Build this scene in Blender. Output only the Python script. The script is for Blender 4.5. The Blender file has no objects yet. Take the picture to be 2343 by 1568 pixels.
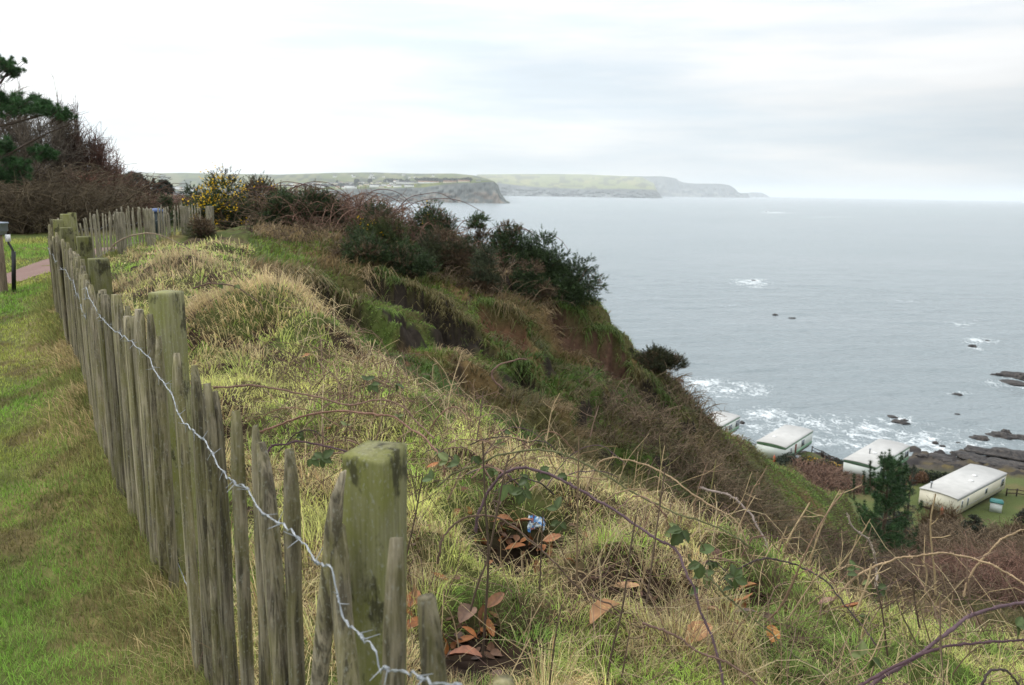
import bpy, math, random
import numpy as np
from mathutils import Vector
S = bpy.context.scene
COL = S.collection
# ------------------------------------------------------------------ camera
F = 1786.0
PITCH = math.radians(10.96); ROLL = math.radians(0.97)
EYE = np.array([0.0, 0.0, 1.6])
cam_d = bpy.data.cameras.new('camera'); cam = bpy.data.objects.new('camera', cam_d); COL.objects.link(cam)
cam_d.sensor_width = 36.0; cam_d.lens = 36.0 * F / 2342.0
cam_d.clip_start = 0.05; cam_d.clip_end = 120000
cam_d.dof.use_dof = True; cam_d.dof.focus_distance = 3.4; cam_d.dof.aperture_fstop = 7.0
def _rx(a):
    c, s = math.cos(a), math.sin(a); return np.array([[1,0,0],[0,c,-s],[0,s,c]])
def _rz(a):
    c, s = math.cos(a), math.sin(a); return np.array([[c,-s,0],[s,c,0],[0,0,1]])
CM = _rx(math.pi/2 - PITCH) @ _rz(ROLL)
from mathutils import Matrix
cam.matrix_world = Matrix.Translation(Vector(EYE)) @ Matrix(CM.tolist()).to_4x4()
S.camera = cam
# ------------------------------------------------------------------ world, sun, exposure
SUN_EL, SUN_AZ = math.radians(38), math.radians(-62)     # azimuth measured from +Y towards +X
w = bpy.data.worlds.new('World'); S.world = w; w.use_nodes = True
wn, wl = w.node_tree.nodes, w.node_tree.links
bg = wn['Background']; bg.inputs['Strength'].default_value = 0.1
sky = wn.new('ShaderNodeTexSky'); sky.sky_type = 'NISHITA'; sky.sun_disc = False
sky.sun_elevation = SUN_EL; sky.sun_rotation = SUN_AZ
tc = wn.new('ShaderNodeTexCoord')
sep = wn.new('ShaderNodeSeparateXYZ'); wl.new(tc.outputs['Generated'], sep.inputs[0])
def wmath(op, a, b=None, c=None):
    n = wn.new('ShaderNodeMath'); n.operation = op
    for i, v in enumerate((a, b, c)):
        if v is None: continue
        if isinstance(v, (int, float)): n.inputs[i].default_value = v
        else: wl.new(v, n.inputs[i])
    return n.outputs[0]
zc = wmath('MAXIMUM', sep.outputs['Z'], 0.0)
mp = wn.new('ShaderNodeMapping'); mp.inputs['Scale'].default_value = (2.2, 2.2, 17.0); mp.inputs['Rotation'].default_value = (0.0, 0.03, 0.0)
wl.new(tc.outputs['Generated'], mp.inputs[0])
nz = wn.new('ShaderNodeTexNoise'); nz.inputs['Scale'].default_value = 1.25; nz.inputs['Detail'].default_value = 6; nz.inputs['Roughness'].default_value = 0.52
wl.new(mp.outputs[0], nz.inputs['Vector'])
nz2 = wn.new('ShaderNodeTexNoise'); nz2.inputs['Scale'].default_value = 0.55; nz2.inputs['Detail'].default_value = 3
wl.new(mp.outputs[0], nz2.inputs['Vector'])
# overcast luminance: brighter overhead and towards the veiled sun on the left
lum = wmath('ADD', 0.635, wmath('MULTIPLY', zc, 1.25))
lum = wmath('ADD', lum, wmath('MULTIPLY', sep.outputs['X'], -0.30))
cl = wmath('ADD', wmath('MULTIPLY', nz.outputs[0], 0.55), wmath('MULTIPLY', nz2.outputs[0], 0.65))
cl = wmath('SUBTRACT', cl, 0.60)
lum = wmath('ADD', lum, wmath('MULTIPLY', cl, 0.60))
lum = wmath('MULTIPLY', lum, 10.2)
ramp = wn.new('ShaderNodeValToRGB')
ramp.color_ramp.elements[0].position = 0.36; ramp.color_ramp.elements[0].color = (0.84, 0.93, 1.0, 1)
ramp.color_ramp.elements[1].position = 0.60; ramp.color_ramp.elements[1].color = (1.0, 1.0, 0.995, 1)
wl.new(nz.outputs[0], ramp.inputs[0])
cc = wn.new('ShaderNodeVectorMath'); cc.operation = 'SCALE'
wl.new(ramp.outputs[0], cc.inputs[0]); wl.new(lum, cc.inputs['Scale'])
mx = wn.new('ShaderNodeMix'); mx.data_type = 'RGBA'; mx.inputs[0].default_value = 0.93
wl.new(sky.outputs[0], mx.inputs[6]); wl.new(cc.outputs[0], mx.inputs[7])
wl.new(mx.outputs[2], bg.inputs['Color'])
sun_d = bpy.data.lights.new('sun', 'SUN'); sun_d.energy = 1.3; sun_d.angle = math.radians(22); sun_d.color = (1.0, 0.96, 0.90)
sun = bpy.data.objects.new('sun', sun_d); COL.objects.link(sun)
_sd = Vector((math.sin(SUN_AZ)*math.cos(SUN_EL), math.cos(SUN_AZ)*math.cos(SUN_EL), math.sin(SUN_EL)))
sun.rotation_euler = _sd.to_track_quat('Z', 'Y').to_euler()
S.view_settings.view_transform = 'Standard'; S.view_settings.look = 'None'
S.view_settings.exposure = 0.36; S.view_settings.gamma = 1.0
S.render.engine = 'CYCLES'
S.cycles.max_bounces = 6; S.cycles.diffuse_bounces = 3; S.cycles.transmission_bounces = 3; S.cycles.volume_bounces = 2
S.cycles.use_denoising = True

HAZE_D = 7e-5
# ------------------------------------------------------------------ picture geometry (photo measured at 2342 x 1568)
def ray(u, v): return CM @ np.array([(u-1171)/F, -(v-784)/F, -1.0])
def PY(u, v, Y):
    r = ray(u, v); return EYE + r*(Y/r[1])
def G(u, v, z):
    r = ray(u, v); return EYE + r*((z-EYE[2])/r[2])
# ------------------------------------------------------------------ noise
def _h(ix, iy, seed):
    h = (ix.astype(np.int64)*374761393 + iy.astype(np.int64)*668265263 + seed*974634777) & 0xffffffff
    h = ((h ^ (h >> 13))*1274126177) & 0xffffffff
    return ((h ^ (h >> 16)) & 0xffff)/65535.0
def vn(x, y, seed=0):
    x = np.asarray(x, float); y = np.asarray(y, float)
    ix = np.floor(x); iy = np.floor(y); fx = x-ix; fy = y-iy
    fx = fx*fx*(3-2*fx); fy = fy*fy*(3-2*fy)
    a = _h(ix, iy, seed); b = _h(ix+1, iy, seed); c = _h(ix, iy+1, seed); d = _h(ix+1, iy+1, seed)
    return (a*(1-fx)+b*fx)*(1-fy)+(c*(1-fx)+d*fx)*fy
def fbm(x, y, seed=0, o=4):
    t = 0; a = 0.5; n = 0
    for i in range(o):
        t = t+a*vn(np.asarray(x)*2**i+i*17.3, np.asarray(y)*2**i-i*9.1, seed+i); n += a; a *= 0.5
    return t/n
def sst(a, b, x):
    t = np.clip((x-a)/(b-a), 0, 1); return t*t*(3-2*t)
def polydist(x, y, pl):
    """unsigned distance, side (+ right of travel), arc parameter 0..1"""
    pl = np.asarray(pl, float)[:, :2]; best = np.full(x.shape, 1e18); side = np.zeros(x.shape); par = np.zeros(x.shape)
    sl = np.hypot(*(pl[1:]-pl[:-1]).T); cum = np.concatenate([[0], np.cumsum(sl)])
    for i in range(len(pl)-1):
        a = pl[i]; d = pl[i+1]-a; L2 = d@d
        t = np.clip(((x-a[0])*d[0]+(y-a[1])*d[1])/L2, 0, 1)
        dx = x-a[0]-t*d[0]; dy = y-a[1]-t*d[1]; q = dx*dx+dy*dy
        m = q < best
        best = np.where(m, q, best); side = np.where(m, np.sign(-(d[0]*(y-a[1])-d[1]*(x-a[0]))), side)
        par = np.where(m, (cum[i]+t*sl[i])/cum[-1], par)
    return np.sqrt(best), side, par
def catmull(P, n):
    P = np.asarray(P, float); Q = np.vstack([2*P[0]-P[1], P, 2*P[-1]-P[-2]]); out = []
    t = np.linspace(0, len(P)-1, n); i = np.minimum(t.astype(int), len(P)-2); f = (t-i)[:, None]
    a, b, c, d = Q[i], Q[i+1], Q[i+2], Q[i+3]
    return 0.5*((2*b)+(-a+c)*f+(2*a-5*b+4*c-d)*f*f+(-a+3*b-3*c+d)*f**3)

# ------------------------------------------------------------------ mesh helpers
ORG = {}
class MB:
    def __init__(self): self.v = []; self.f = []; self.c = []; self.n = 0
    def add(self, V, Fs, C=None):
        V = np.asarray(V, float).reshape(-1, 3)
        if isinstance(Fs, list) and isinstance(Fs[0], list) and isinstance(Fs[0][0], (int, np.integer)): Fs = [np.array(Fs)]
        for f in (Fs if isinstance(Fs, list) else [Fs]):
            f = np.asarray(f, int)
            if len(f): self.f.append(f+self.n)
        self.v.append(V)
        if C is None: C = (0.5, 0.5, 0.5)
        C = np.asarray(C, float)
        if C.ndim == 1: C = np.tile(C, (len(V), 1))
        self.c.append(C); self.n += len(V)
    def box(self, c, s, ax=None, C=None):
        """centre c, full size s, ax = 3x3 columns axes"""
        q = np.array([[x, y, z] for x in (-.5, .5) for y in (-.5, .5) for z in (-.5, .5)])*np.asarray(s)
        if ax is not None: q = q@np.asarray(ax).T
        self.add(q+np.asarray(c), np.array([[0,1,3,2],[4,6,7,5],[0,4,5,1],[2,3,7,6],[0,2,6,4],[1,5,7,3]]), C)
    def tubes(self, P, R, sides=5, C=None, cap=False):
        """P (N,K,3), R (N,K)"""
        P = np.asarray(P, float); R = np.asarray(R, float)
        if P.ndim == 2: P = P[None]
        if R.ndim == 1: R = np.tile(R, (P.shape[0], 1)) if R.shape[0] == P.shape[1] else np.tile(R[:, None], (1, P.shape[1]))
        N, K = P.shape[:2]
        T = np.gradient(P, axis=1); T /= np.linalg.norm(T, axis=2, keepdims=True)+1e-9
        ref = np.where(np.abs(T[:, :1, 2:3]) > 0.9, np.array([[[1.0, 0, 0]]]), np.array([[[0, 0, 1.0]]]))
        A = np.cross(T, np.broadcast_to(ref, T.shape)); A /= np.linalg.norm(A, axis=2, keepdims=True)+1e-9
        B = np.cross(T, A)
        th = np.arange(sides)*2*math.pi/sides
        V = P[:, :, None, :]+R[:, :, None, None]*(A[:, :, None, :]*np.cos(th)[None, None, :, None]+B[:, :, None, :]*np.sin(th)[None, None, :, None])
        n, k, s = np.meshgrid(np.arange(N), np.arange(K-1), np.arange(sides), indexing='ij')
        i0 = (n*K+k)*sides
        q = np.stack([i0+s, i0+(s+1) % sides, i0+sides+(s+1) % sides, i0+sides+s], -1).reshape(-1, 4)
        if C is not None:
            C = np.asarray(C, float)
            C = np.tile(C, (N*K*sides, 1)) if C.ndim == 1 else np.repeat(C, K*sides, 0)
        self.add(V.reshape(-1, 3), q, C)
        if cap:
            for kk in (0, K-1):
                idx = ((np.arange(N)*K+kk)*sides)[:, None]+np.arange(sides)[None]
                if kk == 0: idx = idx[:, ::-1]
                self.f.append(idx+self.n-N*K*sides)
    def build(self, name, mat, parent=None, smooth=False):
        me = bpy.data.meshes.new(name)
        V = np.concatenate(self.v) if self.v else np.zeros((0, 3))
        Cc = np.concatenate(self.c) if self.c else np.zeros((0, 3))
        org = np.zeros(3)
        if parent is not None: org = ORG[parent.name]
        V = V-org
        tot = np.concatenate([np.full(len(f), f.shape[1]) for f in self.f]); idx = np.concatenate([f.ravel() for f in self.f])
        me.vertices.add(len(V)); me.vertices.foreach_set('co', V.astype(np.float32).ravel())
        me.loops.add(len(idx)); me.loops.foreach_set('vertex_index', idx.astype(np.int32))
        me.polygons.add(len(tot)); st = np.concatenate([[0], np.cumsum(tot)[:-1]])
        me.polygons.foreach_set('loop_start', st.astype(np.int32))
        me.update(calc_edges=True)
        if smooth: me.polygons.foreach_set('use_smooth', np.ones(len(tot), bool))
        a = me.attributes.new('col', 'FLOAT_COLOR', 'POINT')
        a.data.foreach_set('color', np.hstack([Cc, np.ones((len(Cc), 1))]).astype(np.float32).ravel())
        for m in (mat if isinstance(mat, (list, tuple)) else [mat]): me.materials.append(m)
        o = bpy.data.objects.new(name, me); COL.objects.link(o)
        ORG[o.name] = org
        if parent is not None: o.parent = parent
        return o
def tag(o, label=None, cat=None, group=None, kind=None):
    if label: o['label'] = label
    if cat: o['category'] = cat
    if group: o['group'] = group
    if kind: o['kind'] = kind
    return o
def thing(name, loc, label, cat, group=None):
    o = bpy.data.objects.new(name, None); COL.objects.link(o); o.location = tuple(loc); o.empty_display_size = 0.2
    ORG[o.name] = np.array(loc, float)
    return tag(o, label, cat, group)
def rng(s): return np.random.default_rng(s)
def pix(a): return np.asarray(a, float)

# ------------------------------------------------------------------ materials
def new_mat(name):
    m = bpy.data.materials.new(name); m.use_nodes = True
    nt = m.node_tree; b = nt.nodes['Principled BSDF']
    return m, nt.nodes, nt.links, b
def M(name, col=None, rough=0.8, var=0.25, scale=8.0, bump=0.0, stretch=(1, 1, 1), col2=None, spec=0.3, rand=0.0, detail=5, bdist=0.02):
    """principled; col None = 'col' attribute; noise varies value (or mixes to col2)"""
    m, n, l, b = new_mat(name)
    b.inputs['Roughness'].default_value = rough; b.inputs['Specular IOR Level'].default_value = spec
    t = n.new('ShaderNodeTexCoord'); mp = n.new('ShaderNodeMapping'); mp.inputs['Scale'].default_value = stretch
    l.new(t.outputs['Object'], mp.inputs[0])
    nz = n.new('ShaderNodeTexNoise'); nz.inputs['Scale'].default_value = scale; nz.inputs['Detail'].default_value = detail; nz.inputs['Roughness'].default_value = 0.65
    l.new(mp.outputs[0], nz.inputs['Vector'])
    if col is None:
        a = n.new('ShaderNodeAttribute'); a.attribute_name = 'col'; base = a.outputs['Color']
    else:
        a = n.new('ShaderNodeRGB'); a.outputs[0].default_value = (*col, 1); base = a.outputs[0]
    if col2 is not None:
        r = n.new('ShaderNodeValToRGB'); r.color_ramp.elements[0].position = 0.40; r.color_ramp.elements[1].position = 0.62
        l.new(nz.outputs[0], r.inputs[0])
        mx = n.new('ShaderNodeMix'); mx.data_type = 'RGBA'; mx.inputs[7].default_value = (*col2, 1)
        l.new(r.outputs[0], mx.inputs[0]); l.new(base, mx.inputs[6]); base = mx.outputs[2]
    mr = n.new('ShaderNodeMapRange'); mr.inputs[1].default_value = 0.3; mr.inputs[2].default_value = 0.7
    mr.inputs[3].default_value = 1-var; mr.inputs[4].default_value = 1+var
    l.new(nz.outputs[0], mr.inputs[0]); fac = mr.outputs[0]
    if rand:
        oi = n.new('ShaderNodeObjectInfo'); m2 = n.new('ShaderNodeMapRange'); m2.inputs[3].default_value = 1-rand; m2.inputs[4].default_value = 1+rand
        l.new(oi.outputs['Random'], m2.inputs[0]); mm = n.new('ShaderNodeMath'); mm.operation = 'MULTIPLY'
        l.new(fac, mm.inputs[0]); l.new(m2.outputs[0], mm.inputs[1]); fac = mm.outputs[0]
    sc = n.new('ShaderNodeVectorMath'); sc.operation = 'SCALE'; l.new(base, sc.inputs[0]); l.new(fac, sc.inputs['Scale'])
    l.new(sc.outputs[0], b.inputs['Base Color'])
    if bump:
        bp = n.new('ShaderNodeBump'); bp.inputs['Strength'].default_value = bump; bp.inputs['Distance'].default_value = bdist
        l.new(nz.outputs[0], bp.inputs['Height']); l.new(bp.outputs[0], b.inputs['Normal'])
    return m
def M_leaf(name, transl=0.35, rough=0.6):
    m, n, l, b = new_mat(name)
    a = n.new('ShaderNodeAttribute'); a.attribute_name = 'col'
    b.inputs['Roughness'].default_value = rough; b.inputs['Specular IOR Level'].default_value = 0.25
    l.new(a.outputs['Color'], b.inputs['Base Color'])
    t = n.new('ShaderNodeBsdfTranslucent'); l.new(a.outputs['Color'], t.inputs[0])
    mx = n.new('ShaderNodeMixShader'); mx.inputs[0].default_value = transl
    l.new(b.outputs[0], mx.inputs[1]); l.new(t.outputs[0], mx.inputs[2]); l.new(mx.outputs[0], n['Material Output'].inputs[0])
    return m
def M_wood(name, grey, green, amt, dark=0.3, lo=0.28, hi=1.40, bmp=0.9, stv=0.05, bscale=11):
    """weathered wood: vertical grain, moss blotches, dark streaks"""
    m, n, l, b = new_mat(name); b.inputs['Roughness'].default_value = 0.9; b.inputs['Specular IOR Level'].default_value = 0.15
    t = n.new('ShaderNodeTexCoord'); oi = n.new('ShaderNodeObjectInfo')
    ad = n.new('ShaderNodeVectorMath'); ad.operation = 'ADD'
    rs = n.new('ShaderNodeVectorMath'); rs.operation = 'SCALE'; rs.inputs[0].default_value = (13, 7, 29); l.new(oi.outputs['Random'], rs.inputs['Scale'])
    l.new(t.outputs['Object'], ad.inputs[0]); l.new(rs.outputs[0], ad.inputs[1])
    def noise(scale, st, det=5):
        mp = n.new('ShaderNodeMapping'); mp.inputs['Scale'].default_value = st; l.new(ad.outputs[0], mp.inputs[0])
        z = n.new('ShaderNodeTexNoise'); z.inputs['Scale'].default_value = scale; z.inputs['Detail'].default_value = det; z.inputs['Roughness'].default_value = 0.65
        l.new(mp.outputs[0], z.inputs['Vector']); return z.outputs[0]
    def ramp(s, a, b_):
        r = n.new('ShaderNodeMapRange'); r.inputs[1].default_value = a; r.inputs[2].default_value = b_; l.new(s, r.inputs[0]); return r.outputs[0]
    grain = noise(110, (1, 1, 0.05)); blot = noise(bscale, (1, 1, 0.5), 7); speck = noise(150, (1, 1, 0.6), 3); streak = noise(55 if stv < .1 else 16, (1, 1, stv), 4)
    def mixc(f, a, b_):
        x = n.new('ShaderNodeMix'); x.data_type = 'RGBA'; l.new(f, x.inputs[0])
        for s, i in ((a, 6), (b_, 7)):
            if isinstance(s, tuple): x.inputs[i].default_value = (*s, 1)
            else: l.new(s, x.inputs[i])
        return x.outputs[2]
    c = mixc(ramp(grain, 0.38, 0.62), tuple(v*lo for v in grey), tuple(v*hi for v in grey))
    mo = n.new('ShaderNodeMath'); mo.operation = 'MULTIPLY'; mo.inputs[1].default_value = amt; l.new(ramp(blot, 0.40, 0.62), mo.inputs[0])
    c = mixc(mo.outputs[0], c, green)
    dk = n.new('ShaderNodeMath'); dk.operation = 'MULTIPLY'; dk.inputs[1].default_value = dark; l.new(ramp(streak, 0.54, 0.62), dk.inputs[0])
    c = mixc(dk.outputs[0], c, (0.022, 0.019, 0.013))
    sp = n.new('ShaderNodeMath'); sp.operation = 'MULTIPLY'; sp.inputs[1].default_value = 0.5; l.new(ramp(speck, 0.57, 0.68), sp.inputs[0])
    c = mixc(sp.outputs[0], c, (0.30, 0.30, 0.24))
    rr = n.new('ShaderNodeMapRange'); rr.inputs[3].default_value = 0.62; rr.inputs[4].default_value = 1.25; l.new(oi.outputs['Random'], rr.inputs[0])
    sc = n.new('ShaderNodeVectorMath'); sc.operation = 'SCALE'; l.new(c, sc.inputs[0]); l.new(rr.outputs[0], sc.inputs['Scale'])
    l.new(sc.outputs[0], b.inputs['Base Color'])
    bp = n.new('ShaderNodeBump'); bp.inputs['Strength'].default_value = bmp; bp.inputs['Distance'].default_value = 0.004
    l.new(grain, bp.inputs['Height']); l.new(bp.outputs[0], b.inputs['Normal'])
    return m
MAT_GROUND = M('ground', None, 0.95, 0.45, 9.0, 0.6, spec=0.1, detail=8)
MAT_GRASS = M_leaf('grass', 0.40)
MAT_FOL = M_leaf('foliage', 0.18, 0.5)
MAT_TWIG = M('twig', None, 0.85, 0.3, 20, spec=0.15)
MAT_PICKET = M_wood('picket wood', (0.245, 0.210, 0.145), (0.155, 0.145, 0.045), 0.60, 0.75)
MAT_POST = M_wood('post wood', (0.215, 0.205, 0.110), (0.160, 0.165, 0.040), 0.80, 0.75, 0.72, 1.15, 0.35, 0.5, 14)
MAT_FARWOOD = M_wood('silvered wood', (0.27, 0.24, 0.18), (0.16, 0.15, 0.07), 0.4, 0.6)

# ------------------------------------------------------------------ terrain
FP = np.array([(1.35,-1.12),(0.42,0.30),(-.25,1.29),(-1.33,2.97),(-2.25,4.29),(-3.32,6.08),(-4.15,7.33),(-5.16,8.9),(-5.88,10.33),(-6.75,12.0),(-7.05,14.0),(-7.28,15.6),(-7.36,17.5),(-7.38,19.0)])
FPX = np.vstack([[(6,-8)], FP, [(-7.4,24),(-6.5,40),(-6,80)]])
EDGE_PX = [(590,640,.30),(660,680,.28),(740,722,.22),(850,785,.10),(960,850,.02),(1080,915,-.05),(1200,982,-.12),(1320,1045,-.18),(1440,1102,-.22),(1570,1160,-.30),(1700,1222,-.36),(1820,1280,-.43),(1940,1332,-.5),(2060,1352,-.55),(2180,1375,-.6),(2342,1405,-.66)]
EDGE = np.array([G(u, v, z) for u, v, z in EDGE_PX])
EDGE_PL = np.vstack([[(-5.6,16.5),(-5.0,14.0),(-4.3,12.3)], EDGE[:, :2], [(4.5,3.9),(9,3.0),(30,1.0),(120,-10)]])
class RBF:
    def __init__(self, X, f, lam=1e-4):
        self.X = X; N = len(X); D = np.linalg.norm(X[:, None]-X[None], axis=2)+lam*np.eye(N)*-1
        A = np.zeros((N+3, N+3)); A[:N, :N] = D; A[:N, N] = 1; A[:N, N+1:] = X; A[N, :N] = 1; A[N+1:, :N] = X.T
        self.w = np.linalg.solve(A, np.concatenate([f, np.zeros(3)]))
    def __call__(self, Q):
        out = np.empty(len(Q)); N = len(self.X)
        for i in range(0, len(Q), 40000):
            q = Q[i:i+40000]
            D = np.sqrt(((q[:, None]-self.X[None])**2).sum(2))
            out[i:i+40000] = D@self.w[:N]+self.w[N]+q@self.w[N+1:]
        return out
A_PTS = [(x, y, z) for x, y, z in [
    (.9,1.2,.0),(0.5,1.5,0.0),(-1,3,.05),(0.5,3,-0.08),(2,3.0,-.35),(1,4,-.18),(-2.6,5,0.12),(-1,6,.05),(0,4.8,-.05),(-4.5,8.5,.22),(-3.2,9,.25),(-2.5,8,.15),
    (-5.8,11.8,.36),(-4.5,12,.34),(-6.5,14,.40),(-5.6,16,.52),(-6.9,18,.58),(-6.5,20,.62),(-5,22,.6),(-7.2,17,.45),(4,2.5,-.6),(8,1.5,-.9),(3,0,-.3),(0,-2,0),(-2,-2,0),
    (-1.6,3.0,0),(-2.6,4.4,0),(-3.7,6.2,0.02),(-4.6,7.6,.03),(-5.6,9.2,.03),(-7.2,12.2,.02),(-1,1.5,0),(-3,3,0),(-6,6,0),(-12,10,0),(-9,14,0),(-9,20,0),(-14,20,0.0),(-20,24,0),(-12,30,.1),(-30,30,0),(-40,10,0),(-60,60,1),(-20,60,1),(-8,45,.2),(20,0,-1.5),(60,-10,-2),(-50,-20,0)]]
for e in EDGE: A_PTS.append((e[0], e[1], e[2]))
A_PTS = np.array(A_PTS)
rbfA = RBF(A_PTS[:, :2]*1.0, A_PTS[:, 2])
B_PX = [(450,545,17),(540,522,18.5),(560,600,15),(650,545,18.5),(640,620,14),(720,590,16.5),(800,565,18.5),(770,650,14.5),(860,620,16.5),(900,600,18),(1000,625,18.5),
    (1100,630,19),(1200,655,19.5),(1300,695,20),(850,690,14.5),(950,725,14.8),(1000,700,15.8),(1100,690,17.5),(850,740,13.2),(900,790,12.8),(1000,850,12.4),(1100,765,16),(1200,745,17.5),
    (1300,745,19),(1050,900,12.3),(1150,850,14),(1250,800,16.8),(1350,760,19.3),(1365,700,21),(1425,780,20.6),(1200,960,12.6),(1300,900,15),(1400,860,17.5),(1452,805,20.8),(1350,1020,13.3),
    (1450,960,16),(1530,905,19),(1548,880,20.6),(1500,1080,13.8),(1550,1000,17.2),(1600,948,21.5),(1600,1150,14.3),(1650,1080,18),(1700,1014,23.5),(1750,1200,15.6),(1800,1130,21),
    (1815,1075,25.5),(1850,1220,19),(1930,1134,28),(1900,1290,18),(2010,1290,38),(2100,1350,19),(2250,1390,18.5),(2200,1300,27),(2330,1330,24),(2000,1350,23),(2010,1325,30),(2060,1330,26),(2150,1240,44),(2300,1250,36)]
B = [PY(u, v, Y) for u, v, Y in B_PX]
drop = [.6,.9,1.2,1.5,1.8,2.0,2.1,2.0,2.1,2.2,2.3,2.4,2.5,2.6,2.6,2.7]
for i, e in enumerate(EDGE):
    t = EDGE[min(i+1, len(EDGE)-1)]-EDGE[max(i-1, 0)]; n = np.array([t[1], -t[0]])/np.hypot(t[0], t[1]); n = -n
    B.append(np.array([e[0]+n[0]*.9, e[1]+n[1]*.9, e[2]-drop[i]]))
B += [np.array(p, float) for p in [
    (-5.6,16.5,.5),(-5,14,.36),(-6.5,20,.6),(-4.5,22,.6),(-2,22,.3),(1,23,-.6),(-8,30,.1),(-20,30,0),(-30,60,1),(-10,55,-1),(-4,27,-1.5),(0,27,-3.5),(2.5,25,-4.5),(6,26,-8),(8.5,28,-10),(11,31,-12),(14,34,-14),
    (0,40,-16),(-8,50,-8),(5,60,-30),(-10,90,-28),(0,120,-40),(10,150,-44),(12,170,-46),(-30,120,-20),(-30,170,-44.5),(-60,120,-6),(-60,300,-30),(-100,380,-44.5),(-100,200,0),(-40,230,-45),
    (18,50,-25),(31,60,-29),(30,75,-34),(22,48,-22),(44,52,-28),(60,52,-28),(45,70,-34),(60,70,-35.5),(90,60,-34),(120,60,-34),(60,30,-16),(30,25,-11),(120,30,-18),(-40,30,0),(-60,20,0),(-25,42,0),(-40,60,0),(-80,100,-1),(-120,60,0),(-20,85,-4),(-14,40,.1),(-9,34,.1),
    (26,110,-37.4),(38,118,-38),(46,108,-38),(54,96,-38),(50,88,-38),(62,84,-38),(72,92,-38),(72,105,-38.2),(60,110,-38.4),(48,120,-38.6),(36,129,-39),(28,136,-38.6),(90,92,-38),(130,80,-38),(18,140,-38.8),
    (38,140,-43.2),(50,131,-43),(57,126,-42.6),(44,134,-43),(64,120,-41),(76,116,-40.4),(95,106,-40.4),(135,95,-40.5),(66,127,-41.6),(84,122,-41.3),(104,120,-41.4),(140,112,-41.5),
    (30,150,-43.5),(50,145,-43.5),(75,140,-43.2),(100,135,-43),(150,130,-43.5),(60,200,-47),(150,200,-47),(0,240,-48),(250,300,-50),(300,60,-44),(0,420,-50),(200,420,-50),(-50,420,-50),
    (5,3.5,-2.6),(12,2,-4),(8,8,-6),(16,10,-8),(30,3,-6),(60,0,-8),(20,18,-10)]]
B = np.array(B)
def barg(x, y):
    r = np.hypot(x, y); return np.stack([np.arctan2(x, y)*2.2, np.log(r)*0.8], 1), r
_q, _r = barg(B[:, 0], B[:, 1])
rbfB = RBF(_q, (B[:, 2]-1.6)/_r, 0.0)
# slip scarps on the headland: (pixels+depth, drop, length, soil kind)
SCARPS = [
    ([(640,655,13.6),(660,668,13.6),(690,684,13.7),(718,694,13.8),(745,686,14.1),(772,668,14.4)], .72, 2.2, 0),
    ([(860,634,15.9),(880,640,15.8),(903,654,15.6),(935,668,15.6),(960,672,15.7),(1000,668,16.0)], .46, 1.5, 0),
    ([(985,680,15.6),(1015,690,15.5),(1035,708,15.3),(1055,718,15.4),(1078,722,15.7)], .40, 1.2, 0),
    ([(836,742,12.9),(862,752,12.8),(892,764,12.7),(925,788,12.5),(952,815,12.3)], 1.0, 2.4, 1),
    ([(1090,676,17.2),(1126,680,17.2),(1152,697,17.2),(1185,712,17.2),(1215,726,17.2)], .6, 1.6, 1),
    ([(1262,690,19.3),(1290,720,19.2),(1330,755,19.2),(1365,785,19.3),(1400,812,19.4),(1430,838,19.5)], .75, 1.8, 2),
    ([(1150,812,15.0),(1180,818,15.1),(1210,822,15.3)], .4, .9, 0),
    ([(1440,880,18.4),(1490,900,18.5),(1530,930,18.6)], .5, 1.0, 0)]
SCW = [np.array([PY(u, v, Y) for u, v, Y in s[0]]) for s in SCARPS]
azd = np.arange(-39, 39.01, 0.125)
AZ = np.radians(np.concatenate([np.linspace(-118, -40, 40), azd, np.linspace(40, 118, 40)]))
LR = np.linspace(math.log(0.7), math.log(430), 800)
gA, gL = np.meshgrid(AZ, LR, indexing='ij'); gR = np.exp(gL)
gx = (np.sin(gA)*gR).ravel(); gy = (np.cos(gA)*gR).ravel()
zA = rbfA(np.stack([gx, gy], 1)); zA = np.clip(zA, -6, 2)
qq, rr = barg(gx, gy); zB = 1.6+rbfB(qq)*rr
fd, fs, _ = polydist(gx, gy, FPX); side_f = fd*fs                 # + = sea side
ed, es, _ = polydist(gx, gy, EDGE_PL); side_e = -ed*es            # + = beyond the ledge edge
rugg = fbm(gx*1.3, gy*1.3, 3)-.5
shelf = sst(0.05, 0.6, side_f)
zA2 = zA+shelf*(0.20*(fbm(gx*1.1, gy*1.1, 11)-.5)+0.24*(fbm(gx*2.4, gy*2.4, 12, 4)-.5)*sst(1, 3, rr)+.06*(fbm(gx*8, gy*8, 16, 2)-.5)*sst(8, 4, rr))+(1-shelf)*(0.07*(fbm(gx*.9, gy*.9, 13)-.5)+0.075*(fbm(gx*2.6, gy*2.6, 17, 3)-.5)+0.03*(fbm(gx*7, gy*7, 14, 2)-.5))
zA2 += 0.10*np.exp(-(side_f+0.10)**2/0.12)*sst(2.0, 5, rr)*(0.4+fbm(gx*2, gy*2, 15))          # bank of dead grass along the pickets
for (mx_, my_, mr_, mh_) in [(-2.55,8.35,.75,.42),(-3.3,7.6,.5,.18),(-1.75,7.6,.4,.16),(-4.6,10.8,.7,.25),(-3.6,10.6,.6,.2),(.9,4.75,.35,.10),(1.7,4.2,.35,.10)]:
    zA2 += mh_*np.exp(-((gx-mx_)**2+(gy-my_)**2)/mr_**2)
HOL = G(1190, 1245, -.15); HOL2 = G(1090, 1480, -.05)
for hp, hr, hd in ((HOL, .32, .26), (HOL2, .26, .15), (G(1480, 1360, -.1), .2, .07), (G(1690, 1400, -.3), .2, .07)):
    zA2 -= hd*np.exp(-((gx-hp[0])**2+(gy-hp[1])**2)/hr**2)
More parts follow.
